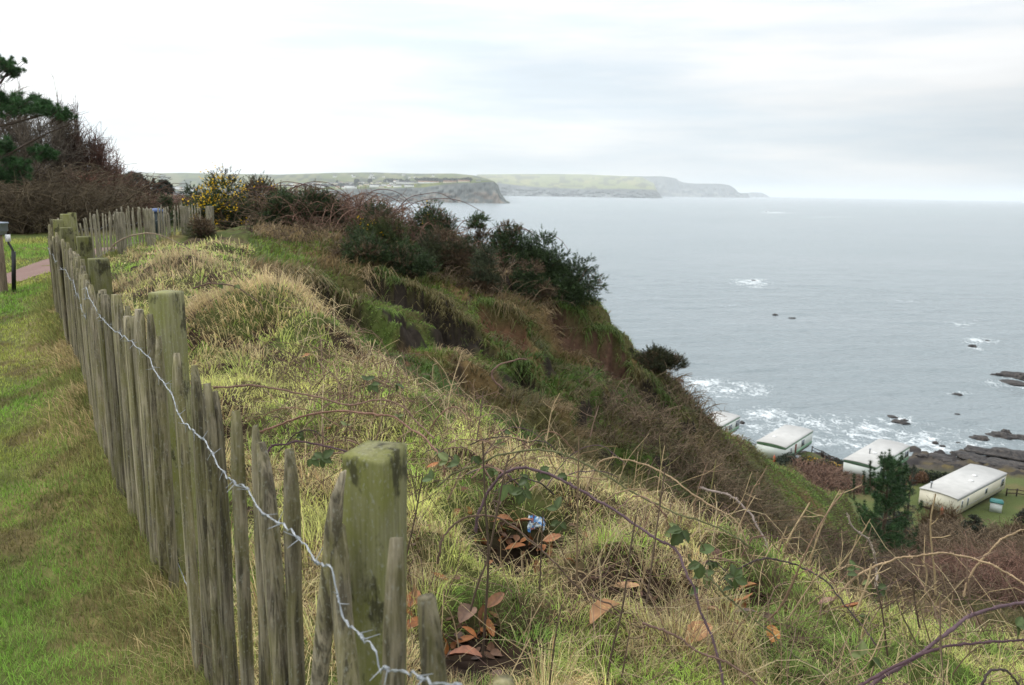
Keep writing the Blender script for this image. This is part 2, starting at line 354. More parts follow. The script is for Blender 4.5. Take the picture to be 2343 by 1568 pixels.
zA2 -= 0.20*sst(-0.6, 0.25, side_e)+.05*sst(-1.0, -.3, side_e)*sst(.15, .4, np.arctan2(gx, gy))
wE = sst(-0.05, 0.60, side_e+0.35*rugg+0.25*(fbm(gx*4, gy*4, 5, 2)-.5)*sst(3, 5, rr))
land = (side_f < 0) & (gx < -6)
wE = np.where(land & (gy < 30), 0, wE); 
wE = np.where(land & (gy >= 30), sst(30, 60, gy), wE)
head = wE*sst(60, 30, rr)
amp = head*(1-.6*sst(.40, .50, np.arctan2(gx, gy)))
zB2 = zB+amp*(0.40*(fbm(gx*.45, gy*.45, 21)-.5)+0.45*(fbm(gx*1.2, gy*1.2, 22, 3)-.5)+.16*(fbm(gx*4, gy*4, 25, 2)-.5))*sst(0.3, 3, side_e)
tz = head*sst(.8, 2.5, side_e)*sst(24, 20, gy)*sst(6.5, 4.5, gx)
ph = zB2/.85+1.5*fbm(gx*.33, gy*.33, 27, 3)+.5*fbm(gx*1.1, gy*1.1, 28, 2); fr_ = ph-np.floor(ph); tstr = tz*sst(.35, .6, fbm(gx*.6, gy*.6, 29, 3)+.12)
zB2 += tstr*.85*.36*(sst(0, .16, fr_)-fr_)
flat = sst(60, 75, rr)*sst(-36, -37.5, zB)
zB2 += sst(45, 70, rr)*(1-flat)*0.8*(fbm(gx*.12, gy*.12, 23)-.5)
rocky = sst(-39.3, -40.6, zB)*sst(50, 70, rr)*sst(-48, -45, zB)
zB2 += rocky*(1.5*np.abs(fbm(gx*.4+.1*gy, gy*.5, 24)-.5)*2-.45+.9*np.abs(fbm(gx*1.1, gy*1.3, 26, 3)-.5))
soil = np.where(fr_ < .16, 1., 0.)*sst(.35, .7, tstr)*sst(.42, .55, fbm(gx*1.3+7, gy*1.3, 30, 3)); soilk = np.zeros(gx.shape)
for (px, s_, L_, k_), pl in zip(SCARPS, SCW):
    m = (gx > pl[:, 0].min()-4) & (gx < pl[:, 0].max()+4) & (gy > pl[:, 1].min()-4) & (gy < pl[:, 1].max()+4)
    jx = gx[m]+0.28*(vn(gx[m]*1.7, gy[m]*1.7, 31)-.5); jy = gy[m]+0.28*(vn(gx[m]*1.7, gy[m]*1.7, 32)-.5)
    d, sd, pr_ = polydist(jx, jy, pl)
    tap = sst(0, .14, pr_)*sst(1, .86, pr_)
    near = sd > 0
    dz = np.where(near, -s_*np.exp(-d/L_), 0.16*s_*np.exp(-d/.35))*tap
    zB2[m] += dz
    sm = np.where(near, sst(.80 if k_ == 0 else (1.7 if k_ == 1 else 1.25), .3, d+.4*(vn(jx*3, jy*3, 33)-.5)), sst(.10, 0, d))*sst(.05, .3, tap)
    soilk[m] = np.where(sm > soil[m], k_, soilk[m]); soil[m] = np.maximum(soil[m], sm)
gz = zA2*(1-wE)+zB2*wE
gz = np.where(side_f < -0.3, np.where(gy < 30, zA2, gz), gz)
ZG = gz.reshape(gA.shape)
def _gs(arr, x, y):
    a = np.arctan2(x, y); r = np.clip(np.hypot(x, y), .71, 429)
    fa = np.interp(a, AZ, np.arange(len(AZ))); fl = (np.log(r)-LR[0])/(LR[1]-LR[0])
    i = np.clip(fa.astype(int), 0, len(AZ)-2); j = np.clip(fl.astype(int), 0, len(LR)-2); s = fa-i; t = fl-j
    return (arr[i, j]*(1-t)+arr[i, j+1]*t)*(1-s)+(arr[i+1, j]*(1-t)+arr[i+1, j+1]*t)*s
def hz(x, y): return _gs(ZG, np.asarray(x, float), np.asarray(y, float))
SOILG = soil.reshape(gA.shape); SFG = side_f.reshape(gA.shape); SEG = side_e.reshape(gA.shape); WEG = wE.reshape(gA.shape)
# ground colour by region, darker under the ledge blades and in the hollows
def mixc(a, b, t): return a*(1-t[:, None])+np.asarray(b)*t[:, None]
N_ = len(gx); gc = np.tile(np.array([.070,.090,.022]), (N_, 1))
n1 = fbm(gx*.8, gy*.8, 41); n2 = fbm(gx*2.5, gy*2.5, 42)
gc = mixc(gc, (.13,.115,.04), sst(.45, .65, n1)*(1-shelf)); gc = mixc(gc, (.075,.050,.028), sst(.62, .72, fbm(gx*3.6+3, gy*3.6, 49, 3))*.7*(1-shelf))
gc = mixc(gc, (.17,.13,.055), np.exp(-(side_f+.15)**2/.10)*sst(1.5, 3, rr))
cl_ = np.tile(np.array([.075,.060,.028]), (N_, 1)); cl_ = mixc(cl_, (.060,.072,.020), sst(.45, .6, n1)); cl_ = mixc(cl_, (.035,.022,.014), sst(.50, .66, n2))
gc = np.where((shelf > .5)[:, None], cl_, gc)
hb = np.tile(np.array([.075,.068,.025]), (N_, 1)); hb = mixc(hb, (.055,.085,.018), sst(.48, .62, fbm(gx*.5, gy*.5, 43))); GP = [(720,600,16.5,1.5),(790,620,15.6,1.5),(850,625,16.3,1.3),(680,600,16.8,1.2),(900,705,14.8,1.2),(1000,750,14.8,1.2),(860,740,13.4,.9),(1060,700,16.8,.8),(1130,640,18.5,.8),(1790,1085,22.5,2.6),(1850,1130,24.5,2.6),(1730,1050,21.5,1.8),(1900,1150,26,2.2),(1400,770,20.3,1.0),(1440,800,20.4,.9),(1370,720,20.6,.8),(1650,985,21.5,.9)]
GPW = [(*PY(u, v, Y)[:2], r) for u, v, Y, r in GP]
def greenp(x, y): return np.clip(sum(np.exp(-(((x-a)**2+(y-b_)**2)/r**2)**1.5) for a, b_, r in GPW), 0, 1)
hb = mixc(hb, (.12,.08,.035), sst(.52, .7, fbm(gx*.9, gy*.9, 44)))
gc = mixc(gc, 0, wE*0)+0
gc = gc*(1-head)[:, None]+hb*head[:, None]
farb = np.tile(np.array([.060,.042,.026]), (N_, 1)); farb = mixc(farb, (.07,.075,.025), sst(.5, .7, fbm(gx*.1, gy*.1, 45)))
fr = wE*sst(24, 34, rr)*(gx > -3)
gc = gc*(1-fr)[:, None]+farb*fr[:, None]
gc = mixc(gc, (.080,.098,.032), flat*(1-rocky))
gc = mixc(gc, (.12,.10,.045), flat*(1-rocky)*sst(.5, .7, fbm(gx*.25, gy*.25, 46))*.7)
rk = np.tile(np.array([.070,.058,.046]), (N_, 1)); rk = mixc(rk, (.035,.031,.030), sst(.40, .58, fbm(gx*.3, gy*.5, 47))); rk = mixc(rk, (.11,.085,.035), sst(.55, .7, fbm(gx*.6, gy*.6, 48))*sst(-42, -40.5, zB2))
gc = gc*(1-rocky)[:, None]+rk*rocky[:, None]
sc_ = np.where((soilk == 0)[:, None], np.array([.026,.020,.015]), np.where((soilk == 1)[:, None], np.array([.150,.072,.046]), np.array([.075,.042,.028])))
sc_ = sc_*(.55+.9*fbm(gx*4, gy*4+gz*5, 37, 3))[:, None]
gc = gc*(1-soil)[:, None]+sc_*soil[:, None]
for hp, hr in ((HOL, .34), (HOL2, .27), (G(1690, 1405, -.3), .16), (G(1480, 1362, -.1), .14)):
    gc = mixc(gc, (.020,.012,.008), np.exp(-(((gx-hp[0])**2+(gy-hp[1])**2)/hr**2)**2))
na, nl = gA.shape
ii, jj = np.meshgrid(np.arange(na-1), np.arange(nl-1), indexing='ij'); i0 = (ii*nl+jj).ravel()
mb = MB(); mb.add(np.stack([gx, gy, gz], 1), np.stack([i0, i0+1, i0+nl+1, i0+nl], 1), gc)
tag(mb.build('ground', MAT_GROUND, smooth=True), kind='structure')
del gc, hb, farb, rk, cl_, sc_
# ------------------------------------------------------------------ red gravel path behind the fence
PATH = catmull([(-16,6.5),(-11,9.6),(-9.1,11.6),(-8.6,13.4),(-8.7,16),(-9.0,20),(-9.2,26),(-9.5,34)], 60)
tg = np.gradient(PATH, axis=0); nm = np.stack([tg[:, 1], -tg[:, 0]], 1)/np.hypot(tg[:, 0], tg[:, 1])[:, None]
rows = []
for k in np.linspace(-1, 1, 9):
    p = PATH+nm*(k*.62+(0.10*(vn(np.arange(60)*.7, np.full(60, k), 51)-.5) if abs(k) == 1 else 0))[..., None]
    rows.append(np.stack([p[:, 0], p[:, 1], hz(p[:, 0], p[:, 1])+.014], 1))
mb = MB(); V = np.array(rows); idx = np.arange(9*60).reshape(9, 60)
mb.add(V.reshape(-1, 3), np.stack([idx[:-1, :-1], idx[:-1, 1:], idx[1:, 1:], idx[1:, :-1]], -1).reshape(-1, 4))
tag(mb.build('path', M('red gravel', (.20,.115,.095), .95, .3, 30, .4, col2=(.15,.10,.085)), smooth=True), kind='structure')

# ------------------------------------------------------------------ sea
FOAM = [(1880,985,230,26,.45),(2090,1020,160,20,.6),(1960,1020,60,12,.7),(1830,1003,60,10,.8),(1605,880,55,13,1.0),(1690,893,75,17,.75),(1740,955,60,22,.62),(1790,985,110,26,.72),(1905,975,80,22,.66),(1985,990,90,30,.80),(2085,1010,70,26,.85),(2140,1030,60,16,.9),(2060,962,26,9,.8),(2210,1016,60,16,.7),(2280,1012,70,12,.5),
        (1715,646,38,8,.95),(1735,653,25,6,.8),(2205,742,38,8,.5),(2238,780,42,6,.85),(2232,796,26,6,.75),(2300,878,60,12,.6),(2330,868,40,9,.6),(2190,900,24,5,.5),(1775,487,26,2.2,.8),(1752,485,8,2.2,.9),(1800,488,18,1.8,.4),(2100,690,90,4,.28),(1650,700,70,4,.22),
        (1690,966,25,8,.8),(1920,1012,60,14,.7),(2250,985,90,8,.4),(1900,497,60,1.6,.35)]
aS = np.radians(np.concatenate([np.linspace(-100, -36, 30), np.arange(-35, 38, .16), np.linspace(38, 100, 30)]))
lS = np.concatenate([np.linspace(math.log(50), math.log(420), 420), np.linspace(math.log(424), math.log(58000), 260)])
sA, sL = np.meshgrid(aS, lS, indexing='ij'); sr = np.exp(sL); sx = (np.sin(sA)*sr).ravel(); sy = (np.cos(sA)*sr).ravel(); sr = sr.ravel()
wv = .85*(fbm(sx*.04+.03*sy, sy*.15-.03*sx, 61, 4)-.5)+.35*(fbm(sx*.22, sy*.5, 62, 3)-.5)
sz = -42.0+wv*sst(900, 250, sr)*1.3
foam = np.zeros(sx.shape)
for u, v, ru, rv, s in FOAM:
    c = G(u, v, -42)[:2]; a = G(u+ru, v, -42)[:2]-c; b = G(u, v+rv, -42)[:2]-c; bb = G(u, v-rv, -42)[:2]-c
    det = a[0]*b[1]-a[1]*b[0]; dx = sx-c[0]; dy = sy-c[1]
    p = (dx*b[1]-dy*b[0])/det; q = (a[0]*dy-a[1]*dx)/det; q = np.where(q < 0, q/(np.linalg.norm(bb)/np.linalg.norm(b)), q)
    foam = np.maximum(foam, s*np.clip(1.35-.85*np.sqrt(p*p+q*q), 0, 1))
sz += np.clip(foam, 0, 1)*.35*(fbm(sx*.4, sy*.6, 63)-.3)*sst(900, 250, sr)
i0 = (np.arange(len(aS)-1)[:, None]*len(lS)+np.arange(len(lS)-1)[None]).ravel(); nl = len(lS)
mb = MB(); mb.add(np.stack([sx, sy, sz], 1), np.stack([i0, i0+1, i0+nl+1, i0+nl], 1), np.stack([foam, foam*0, foam*0], 1))
m, n, l, b = new_mat('sea water')
t = n.new('ShaderNodeTexCoord')
def nz_(scale, st, det=5, dist=0.0, rough=.6):
    mp = n.new('ShaderNodeMapping'); mp.inputs['Scale'].default_value = st; l.new(t.outputs['Object'], mp.inputs[0])
    z = n.new('ShaderNodeTexNoise'); z.inputs['Scale'].default_value = scale; z.inputs['Detail'].default_value = det; z.inputs['Distortion'].default_value = dist; z.inputs['Roughness'].default_value = rough
    l.new(mp.outputs[0], z.inputs['Vector']); return z.outputs[0]
def mth(op, a, b_=None):
    x = n.new('ShaderNodeMath'); x.operation = op
    for i, s in enumerate((a, b_)):
        if s is None: continue
        if isinstance(s, (int, float)): x.inputs[i].default_value = s
        else: l.new(s, x.inputs[i])
    return x.outputs[0]
at = n.new('ShaderNodeAttribute'); at.attribute_name = 'col'; sp = n.new('ShaderNodeSeparateColor'); l.new(at.outputs['Color'], sp.inputs[0])
fn = nz_(.55, (1, .7, 1), 8, 2.2, .68); fn2 = nz_(.16, (1, .8, 1), 4, 1.2)
ff = mth('ADD', mth('MULTIPLY', sp.outputs[0], .74), mth('MULTIPLY', mth('SUBTRACT', mth('ADD', mth('MULTIPLY', fn, .75), mth('MULTIPLY', fn2, .45)), .60), 4.2))
mr = n.new('ShaderNodeMapRange'); mr.inputs[1].default_value = .44; mr.inputs[2].default_value = 1.15; l.new(ff, mr.inputs[0])
gate = n.new('ShaderNodeMapRange'); gate.inputs[1].default_value = .02; gate.inputs[2].default_value = .25; l.new(sp.outputs[0], gate.inputs[0])
fac = mth('MULTIPLY', mr.outputs[0], gate.outputs[0])
big = nz_(.004, (1, 2.5, 1), 4); wc = n.new('ShaderNodeMix'); wc.data_type = 'RGBA'
wc.inputs[6].default_value = (.165, .205, .215, 1); wc.inputs[7].default_value = (.245, .275, .29, 1); l.new(big, wc.inputs[0])
x = n.new('ShaderNodeMix'); x.data_type = 'RGBA'; x.inputs[7].default_value = (.82, .85, .86, 1); l.new(fac, x.inputs[0]); l.new(wc.outputs[2], x.inputs[6]); l.new(x.outputs[2], b.inputs['Base Color'])
ro = n.new('ShaderNodeMapRange'); ro.inputs[3].default_value = .22; ro.inputs[4].default_value = .9; l.new(fac, ro.inputs[0]); l.new(ro.outputs[0], b.inputs['Roughness'])
b.inputs['IOR'].default_value = 1.33
h1 = nz_(.9, (.55, 1, 1), 6, .4); h2 = nz_(.09, (.5, 1.3, 1), 5, .3)
hh = mth('ADD', mth('MULTIPLY', h1, .35), mth('MULTIPLY', h2, 1.6))
bp = n.new('ShaderNodeBump'); bp.inputs['Strength'].default_value = 1.0; bp.inputs['Distance'].default_value = 1.9; l.new(hh, bp.inputs['Height']); l.new(bp.outputs[0], b.inputs['Normal'])
tag(mb.build('sea', m, smooth=True), kind='structure')
# ------------------------------------------------------------------ far hills and headlands
MAT_HILL = M('far land', None, 1.0, .35, .012, .0, spec=.0, detail=7)
def hills(name, prof, Y0, Y1, fields, cliffc, seed, step=2.0, base=-44.0, vbase=None, rockc=None):
    """prof rows: u, v of the cliff top, v of the skyline behind it"""
    pr = np.array(prof, float); us = np.arange(pr[0, 0], pr[-1, 0]+.01, step)
    vc = np.interp(us, pr[:, 0], pr[:, 1]); vr = np.interp(us, pr[:, 0], pr[:, 2])
    rows = []; cols = []
    k1, k2 = 12, 9
    for k in range(k1+1):
        f = k/k1; R = []
        for u, v in zip(us, vc):
            top = PY(u, v, Y0*(1.0+.012*f)); z = base+(top[2]-base)*f
            R.append((top[0], Y0*(1+.02*f-.02), z))
        R = np.array(R); j = (fbm(us*.09, np.full(len(us), k*.6), seed, 4)-.5)*Y0*.02*math.sin(math.pi*min(1, .15+f*.85)); R[:, 1] += j; R[:, 0] += j*.3*(R[:, 0]/Y0)
        rows.append(R); c = np.tile(np.array(cliffc), (len(us), 1)); nn = fbm(us*.07+k*.25, np.full(len(us), k*.55), seed+3)
        c = mixc(c, rockc if rockc else tuple(1.8*q for q in cliffc), np.clip(sst(.48, .70, nn)*(1 if f < .55 else .2)+(.65 if f < .28 else 0)*sst(.35, .6, nn), 0, 1))
        cols.append(c*(0.85+.3*vn(us*.3, np.full(len(us), k*1.), seed+5))[:, None])
    for k in range(1, k2+1):
        f = k/k2; R = []
        for u, a, b_ in zip(us, vc, vr):
            Y = Y0*1.0+(Y1-Y0)*f; R.append(PY(u, a+(b_-a)*f, Y))
        R = np.array(R); rows.append(R); q = vn(us*.028+k*.13, np.full(len(us), f*3.7), seed+7); q2 = vn(us*.07, np.full(len(us), f*8.), seed+9)
        c = mixc(np.tile(np.array(fields[0]), (len(us), 1)), fields[1], sst(.42, .5, q)); c = mixc(c, fields[2], sst(.6, .66, q2)); cols.append(c)
    R = rows[-1].copy(); R[:, 1] *= 1.12; R[:, 0] *= 1.12; R[:, 2] = base; rows.append(R); cols.append(cols[-1])
    V = np.array(rows); K, N = V.shape[:2]; ix = np.arange(K*N).reshape(K, N)
    mb = MB(); mb.add(V.reshape(-1, 3), np.stack([ix[:-1, :-1], ix[:-1, 1:], ix[1:, 1:], ix[1:, :-1]], -1).reshape(-1, 4), np.concatenate(cols))
    return tag(mb.build(name, MAT_HILL, smooth=True), kind='structure')
FIELDS = [(.13,.145,.055),(.20,.185,.085),(.055,.065,.035)]
H1 = [(560,437,424),(700,437,424),(842,433,420),(967,430,414.5),(1009,424,414),(1048,420,413.5),(1083,419,413),(1130,416,415.2),(1139,425,424.2),(1144,441,440.5),(1158,460,459.5),(1166,463,462.8)]
hills('hills', [(160,446,399),(220,446,398),(330,446,397),(420,445,396),(520,436,398),(640,426,400),(760,424,396),(850,421,395),(960,415,398),(1040,414,397.5),(1085,414,402),(1115,415,409),(1130,416,415.5)], 3560, 6000, [(.12,.135,.06),(.15,.15,.075),(.06,.07,.045)], (.07,.07,.05), 71, 4)
hills('town_headland', H1, 2900, 3500, [(.11,.135,.045),(.14,.15,.05),(.07,.085,.035)], (.115,.125,.115), 72, 1.0, rockc=(.20,.165,.13))  # cliff colour paled and blued, haze painted into the base tone
hills('farm_headland', [(1090,416,400),(1145,421,399),(1200,428,398.7),(1260,432,398.5),(1330,434,399.5),(1420,434,403),(1470,434.5,407),(1496,436,420),(1505,444,443),(1509,453,452.6)], 8000, 11500, [(.24,.225,.09),(.19,.20,.075),(.10,.10,.05)], (.10,.105,.10), 73, 1.0)
hills('far_headland', [(1380,404,403),(1480,404.5,403.8),(1515,404.8,404),(1543,409,408.5),(1546,414,413.5),(1560,418.5,418),(1590,421,420.6),(1640,421,420.7),(1662,424,423.7),(1675,432,431.8),(1682,440,439.8),(1690,443,442.8),(1700,442,441.8),(1705,443,442.8),(1706,450,449.8)], 14000, 15500, FIELDS, (.050,.052,.05), 74, .7, rockc=(.20,.19,.16))
hills('island', [(1706,447.6,447.5),(1710,442,441.9),(1718,440.8,440.6),(1736,441.2,441),(1743,445,444.8),(1750,448.6,448.5)], 19000, 19800, FIELDS, (.05,.05,.05), 75, 1.0)
def on_head(u, v):
    pr = np.array(H1, float); a = np.interp(u, pr[:, 0], pr[:, 1]); b_ = np.interp(u, pr[:, 0], pr[:, 2]); f = np.clip((v-a)/(b_-a), 0, 1)
    return PY(u, a+(b_-a)*f, 2900+600*f)
MAT_WHITEWALL = M('white render', (.78,.77,.74), .9, .06, .2); MAT_SLATE = M('roof slate', (.13,.125,.125), .8, .2, .2); MAT_TILE = M('roof tile', (.30,.17,.11), .8, .2, .2); MAT_CREAMWALL = M('cream render', (.62,.55,.42), .9, .08, .2); MAT_GREYWALL = M('grey render', (.36,.36,.36), .9, .1, .2)
def house(u, v, wpx, hpx, wall, roof, label, group, on=on_head):
    p = on(u, v); w_ = wpx/F*p[1]; h_ = max(3.2, hpx/F*p[1]); d_ = min(11, max(7, w_*.5)); z0 = p[2]-1.5
    t = thing('house', (p[0], p[1], z0), label, 'house', group)
    a = MB(); a.box((p[0], p[1], z0+h_*.5+.7), (w_, d_, h_+1.4)); a.build('wall', wall, t)
    a = MB(); zt = z0+h_+1.4; x0, x1, y0, y1 = p[0]-w_*.52, p[0]+w_*.52, p[1]-d_*.56, p[1]+d_*.56; rh = d_*.36
    a.add([(x0,y0,zt),(x1,y0,zt),(x1,y1,zt),(x0,y1,zt),(x0,p[1],zt+rh),(x1,p[1],zt+rh)], [[[0,1,5,4],[2,3,4,5],[0,3,2,1]], [[0,4,3],[1,2,5]]]); a.build('roof', roof, t)
    return t
R0 = random.Random(5)
big = [(858,430,24,6,MAT_WHITEWALL,MAT_SLATE,'large white house, the broadest one above the dark town cliff'),(799,433,21,7,MAT_WHITEWALL,MAT_SLATE,'tall white building at the left end of the town cliff'),
       (909,429,18,4,MAT_WHITEWALL,MAT_SLATE,'low white house under the long white terrace'),(936,428.5,21,4,MAT_WHITEWALL,MAT_SLATE,'white bungalow with a grey roof on the cliff lip, before a dark lawn'),
       (838,425,11,4,MAT_CREAMWALL,MAT_SLATE,'small cream house just left of the broad white house'),(931,421,48,3,MAT_WHITEWALL,MAT_SLATE,'long white terrace, the widest row on the town headland'),
       (980,420,46,3,MAT_WHITEWALL,MAT_TILE,'white terrace row right of the widest one, before the dark wood'),(1029,419,29,2.6,MAT_CREAMWALL,MAT_TILE,'cream terrace row below the right half of the dark wood'),
       (1061,417.5,26,2.6,MAT_CREAMWALL,MAT_TILE,'cream terrace row nearest the tip of the headland'),(1094,415.8,11,2.2,MAT_GREYWALL,MAT_SLATE,'lone grey house beyond the end of the terraces')]
for u, v, a_, b_, wl_, rf_, lb in big: house(u, v, a_, b_, wl_, rf_, lb, 'houses of the town across the bay')
for k in range(62):
    u = R0.uniform(620, 915); v = R0.uniform(416, 433)
    wl_ = R0.choice([MAT_WHITEWALL, MAT_WHITEWALL, MAT_CREAMWALL, MAT_GREYWALL])
    house(u, v, R0.uniform(5, 11), R0.uniform(2.8, 4.6), wl_, R0.choice([MAT_SLATE, MAT_SLATE, MAT_TILE]), 'one of the tiny scattered houses among the trees of the far town', 'scattered small houses of the far town')
on_hill = lambda u, v: PY(u, v, 3560+2440*np.clip((444-v)/46, 0, 1))
house(405, 434, 34, 5, MAT_WHITEWALL, MAT_SLATE, 'long white hall far off, seen over the fence left of the flowering gorse', 'houses of the town across the bay', on_hill)
for k in range(12):
    house(R0.uniform(370, 450), R0.uniform(431, 441), R0.uniform(5, 11), R0.uniform(2.5, 3.6), R0.choice([MAT_GREYWALL, MAT_CREAMWALL, MAT_WHITEWALL]), R0.choice([MAT_SLATE, MAT_SLATE, MAT_TILE]), 'one of the small roofs around the long white hall beyond the gorse', 'small roofs around the far hall')
for k in range(13):
    house(R0.uniform(760, 1010), R0.uniform(402, 410), R0.uniform(4, 8), R0.uniform(2, 2.6), MAT_WHITEWALL, MAT_SLATE, 'one of the white farmhouses dotted on the slope above the town', 'farmhouses on the far slope', lambda u, v: PY(u, v, 4600))
# woods of the town
def leafball(mb, c, r, n, g, col, size, sq=.8):
    d = g.normal(size=(n, 3)); d /= np.linalg.norm(d, axis=1, keepdims=True); d *= g.uniform(.55, 1.0, (n, 1)); P = c+d*np.array([r[0], r[1], r[2]])
    a = g.normal(size=(n, 3)); a /= np.linalg.norm(a, axis=1, keepdims=True); b_ = np.cross(a, g.normal(size=(n, 3))); b_ /= np.linalg.norm(b_, axis=1, keepdims=True)
    s = size*g.uniform(.6, 1.3, (n, 1)); V = np.stack([P-a*s, P+b_*s*.8, P+a*s, P-b_*s*.8], 1)
    cc_ = np.repeat(np.asarray(col)*g.uniform(.6, 1.4, (n, 1)), 4, 0); mb.add(V.reshape(-1, 3), np.arange(4*n).reshape(n, 4), cc_)
g = rng(8); mb = MB()
for (u0, u1, v0, v1, nn) in [(881,935,409,417,26),(951,1074,405,416,70),(780,830,421,425,14),(690,800,421,428,30),(990,1070,412,416,20),(380,440,438,444,20)]:
    for k in range(nn):
        u = g.uniform(u0, u1); v = v1-(v1-v0)*g.uniform(0, 1)*.55; p = on_head(u, v1) if u > 600 else on_hill(u, v1); p = PY(u, v, p[1]+g.uniform(-60, 120)); r = g.uniform(7, 13)
        leafball(mb, p, (r*1.2, r, r*.7), 90, g, (.035,.042,.030), 2.6)
tag(mb.build('distant_woods', MAT_FOL), 'dark woods and hedges spread among the town houses', 'woods', kind='stuff')
for u, v, r, lb in [(816,419,13,'broad round dark tree above the town, left of its twin'),(846,414,11,'round dark tree standing higher on the slope above the broad white house'),(771,422,8,'narrow dark conifer left of the round town trees')]:
    p = on_head(u, v); p = np.array([p[0], p[1], p[2]]); t = thing('tree', p, lb, 'tree')
    a = MB(); leafball(a, p+np.array([0, 0, r*.95]), (r*(.45 if r == 8 else 1), r*(.45 if r == 8 else 1), r*(1.3 if r == 8 else .8)), 500, g, (.03,.036,.028), 2.0); a.build('crown', MAT_FOL, t)
    a = MB(); a.tubes(np.array([p, p+np.array([0, 0, r*.8])]), np.array([.6, .4])); a.build('trunk', MAT_TWIG, t)
# ------------------------------------------------------------------ haze
mb = MB(); mb.box((0, 26000, 115), (130000, 72000, 322))
m = bpy.data.materials.new('haze'); m.use_nodes = True; nt = m.node_tree; nt.nodes.clear()
o_ = nt.nodes.new('ShaderNodeOutputMaterial'); v_ = nt.nodes.new('ShaderNodeVolumePrincipled'); nt.links.new(v_.outputs[0], o_.inputs['Volume'])
v_.inputs['Color'].default_value = (.93, .97, 1.0, 1); v_.inputs['Density'].default_value = HAZE_D; v_.inputs['Anisotropy'].default_value = 0.3
tag(mb.build('haze', m), 'pale sea haze filling the air over the whole bay', 'haze', kind='stuff')
# ------------------------------------------------------------------ the picket fence
def fence_hit(u, v, off):
    """world point on the vertical fence sheet (offset to the sea side) that the picture point lies on"""
    r = ray(u, v); best = None
    tg = np.gradient(FP, axis=0); nn = np.stack([tg[:, 1], -tg[:, 0]], 1)/np.hypot(tg[:, 0], tg[:, 1])[:, None]
    L = FP+nn*off
    for i in range(len(L)-1):
        A_ = np.array([[r[0], -(L[i+1, 0]-L[i, 0])], [r[1], -(L[i+1, 1]-L[i, 1])]])
        try: s, q = np.linalg.solve(A_, L[i])
        except Exception: continue
        if s > .2 and -1e-6 <= q <= 1+1e-6 and (best is None or s < best[0]): best = (s, i, q)
    s, i, q = best; return EYE+r*s, (L[i+1]-L[i])/np.linalg.norm(L[i+1]-L[i])
def fence_at(s_, off):
    sl = np.hypot(*(FP[1:]-FP[:-1]).T); cum = np.concatenate([[0], np.cumsum(sl)]); i = min(int(np.searchsorted(cum, s_, 'right')-1), len(sl)-1); d = (FP[i+1]-FP[i])/sl[i]
    p = FP[i]+d*(s_-cum[i])+np.array([d[1], -d[0]])*off; return p, d
FLEN = np.hypot(*(FP[1:]-FP[:-1]).T).sum()
fence = thing('picket_fence', (FP[3][0], FP[3][1], 0), 'weathered mossy wooden picket fence with barbed wire running along the clifftop', 'fence')
def picket_mesh(mb, base, top, w_, th, ax, g, blunt=False):
    base = np.asarray(base); top = np.asarray(top); ax3 = np.array([ax[0], ax[1], 0.]); nr = np.array([ax[1], -ax[0], 0.]); up = top-base; H = np.linalg.norm(up)
    yw = g.normal(0, .22); ca, sa = math.cos(yw), math.sin(yw); ax3, nr = ax3*ca+nr*sa, nr*ca-ax3*sa
    sec = np.array([(.5,.12),(.36,.5),(-.32,.46),(-.5,.1),(-.46,-.28),(-.1,-.5),(.3,-.46),(.5,-.2)])*g.uniform(.85, 1.15, (8, 1))
    ts = np.array([0, .15, .3, .45, .6, .75, .87, 1-.11/H, 1-.05/H, 1.0]); ws = np.array([1, 1, 1, 1, 1, 1, 1, .94, .62, .14])*(1+np.concatenate([g.normal(0, .05, 7), [0, 0, 0]]))
    if blunt: ws[-3:] = [.98, .85, .6]
    off = np.cumsum(g.normal(0, .0035, 10)); tip = g.uniform(-.30, .30); rows = []
    for t, ww, o_ in zip(ts, ws, off):
        c = base+up*t+ax3*(o_+(tip*w_*max(0, (t-ts[7])/(1-ts[7]+1e-6)) if t > ts[7] else 0))
        rows.append(c+(sec[:, :1]*w_*ww)*ax3+(sec[:, 1:]*th*(ww*.5+.5))*nr)
    V = np.array(rows); ix = np.arange(80).reshape(10, 8); r2 = np.roll(ix, -1, 1)
    q = np.stack([ix[:-1], r2[:-1], r2[1:], ix[1:]], -1).reshape(-1, 4)
    mb.add(V.reshape(-1, 3), [q, ix[-1][None], ix[0][None, ::-1]])
NEAR = [(1127,1528,47,1140,1568),(977,1366,55,985,1568),(908,1236,44,900,1568),(766,1198,46,806,1568),(754,1074,37,711,1568),(665,1032,44,680,1568),(600,1014,44,646,1568),(576,971,27,603,1568),(539,937,34,567,1568),(487,894,40,530,1568),(474,878,22,500,1568),
        (447,838,42,480,1514),(404,808,34,450,1465),(364,768,31,404,1422),(343,719,24,376,1342)]
g = rng(77); n_p = 0; pk_rest = MB()
for k, (u, v, wp, ub, vb) in enumerate(NEAR):
    off = -.085+(.02 if k % 2 else 0); T, d = fence_hit(u, v, off); Bp, _ = fence_hit(ub, vb, off); dist = T[1]+.1
    dn = (Bp-T)/(T[2]-Bp[2]); zb = -.10; base = T+dn*(T[2]-zb)
    mb = MB(); picket_mesh(mb, base, T, min(.095, wp/F*dist*1.18), .030, d, g, blunt=k in (0, 1, 3)); o = mb.build('picket', MAT_PICKET, fence); n_p += 1
    if k == 3: tag(o, 'split picket leaning against the front post')
T, d = fence_hit(322, 690, -.08); s0 = 0
sl = np.hypot(*(FP[1:]-FP[:-1]).T); cum = np.concatenate([[0], np.cumsum(sl)])
s_ = min(np.arange(0, FLEN, .01), key=lambda q: np.linalg.norm(fence_at(q, -.08)[0]-T[:2]))
SC = cum[9]
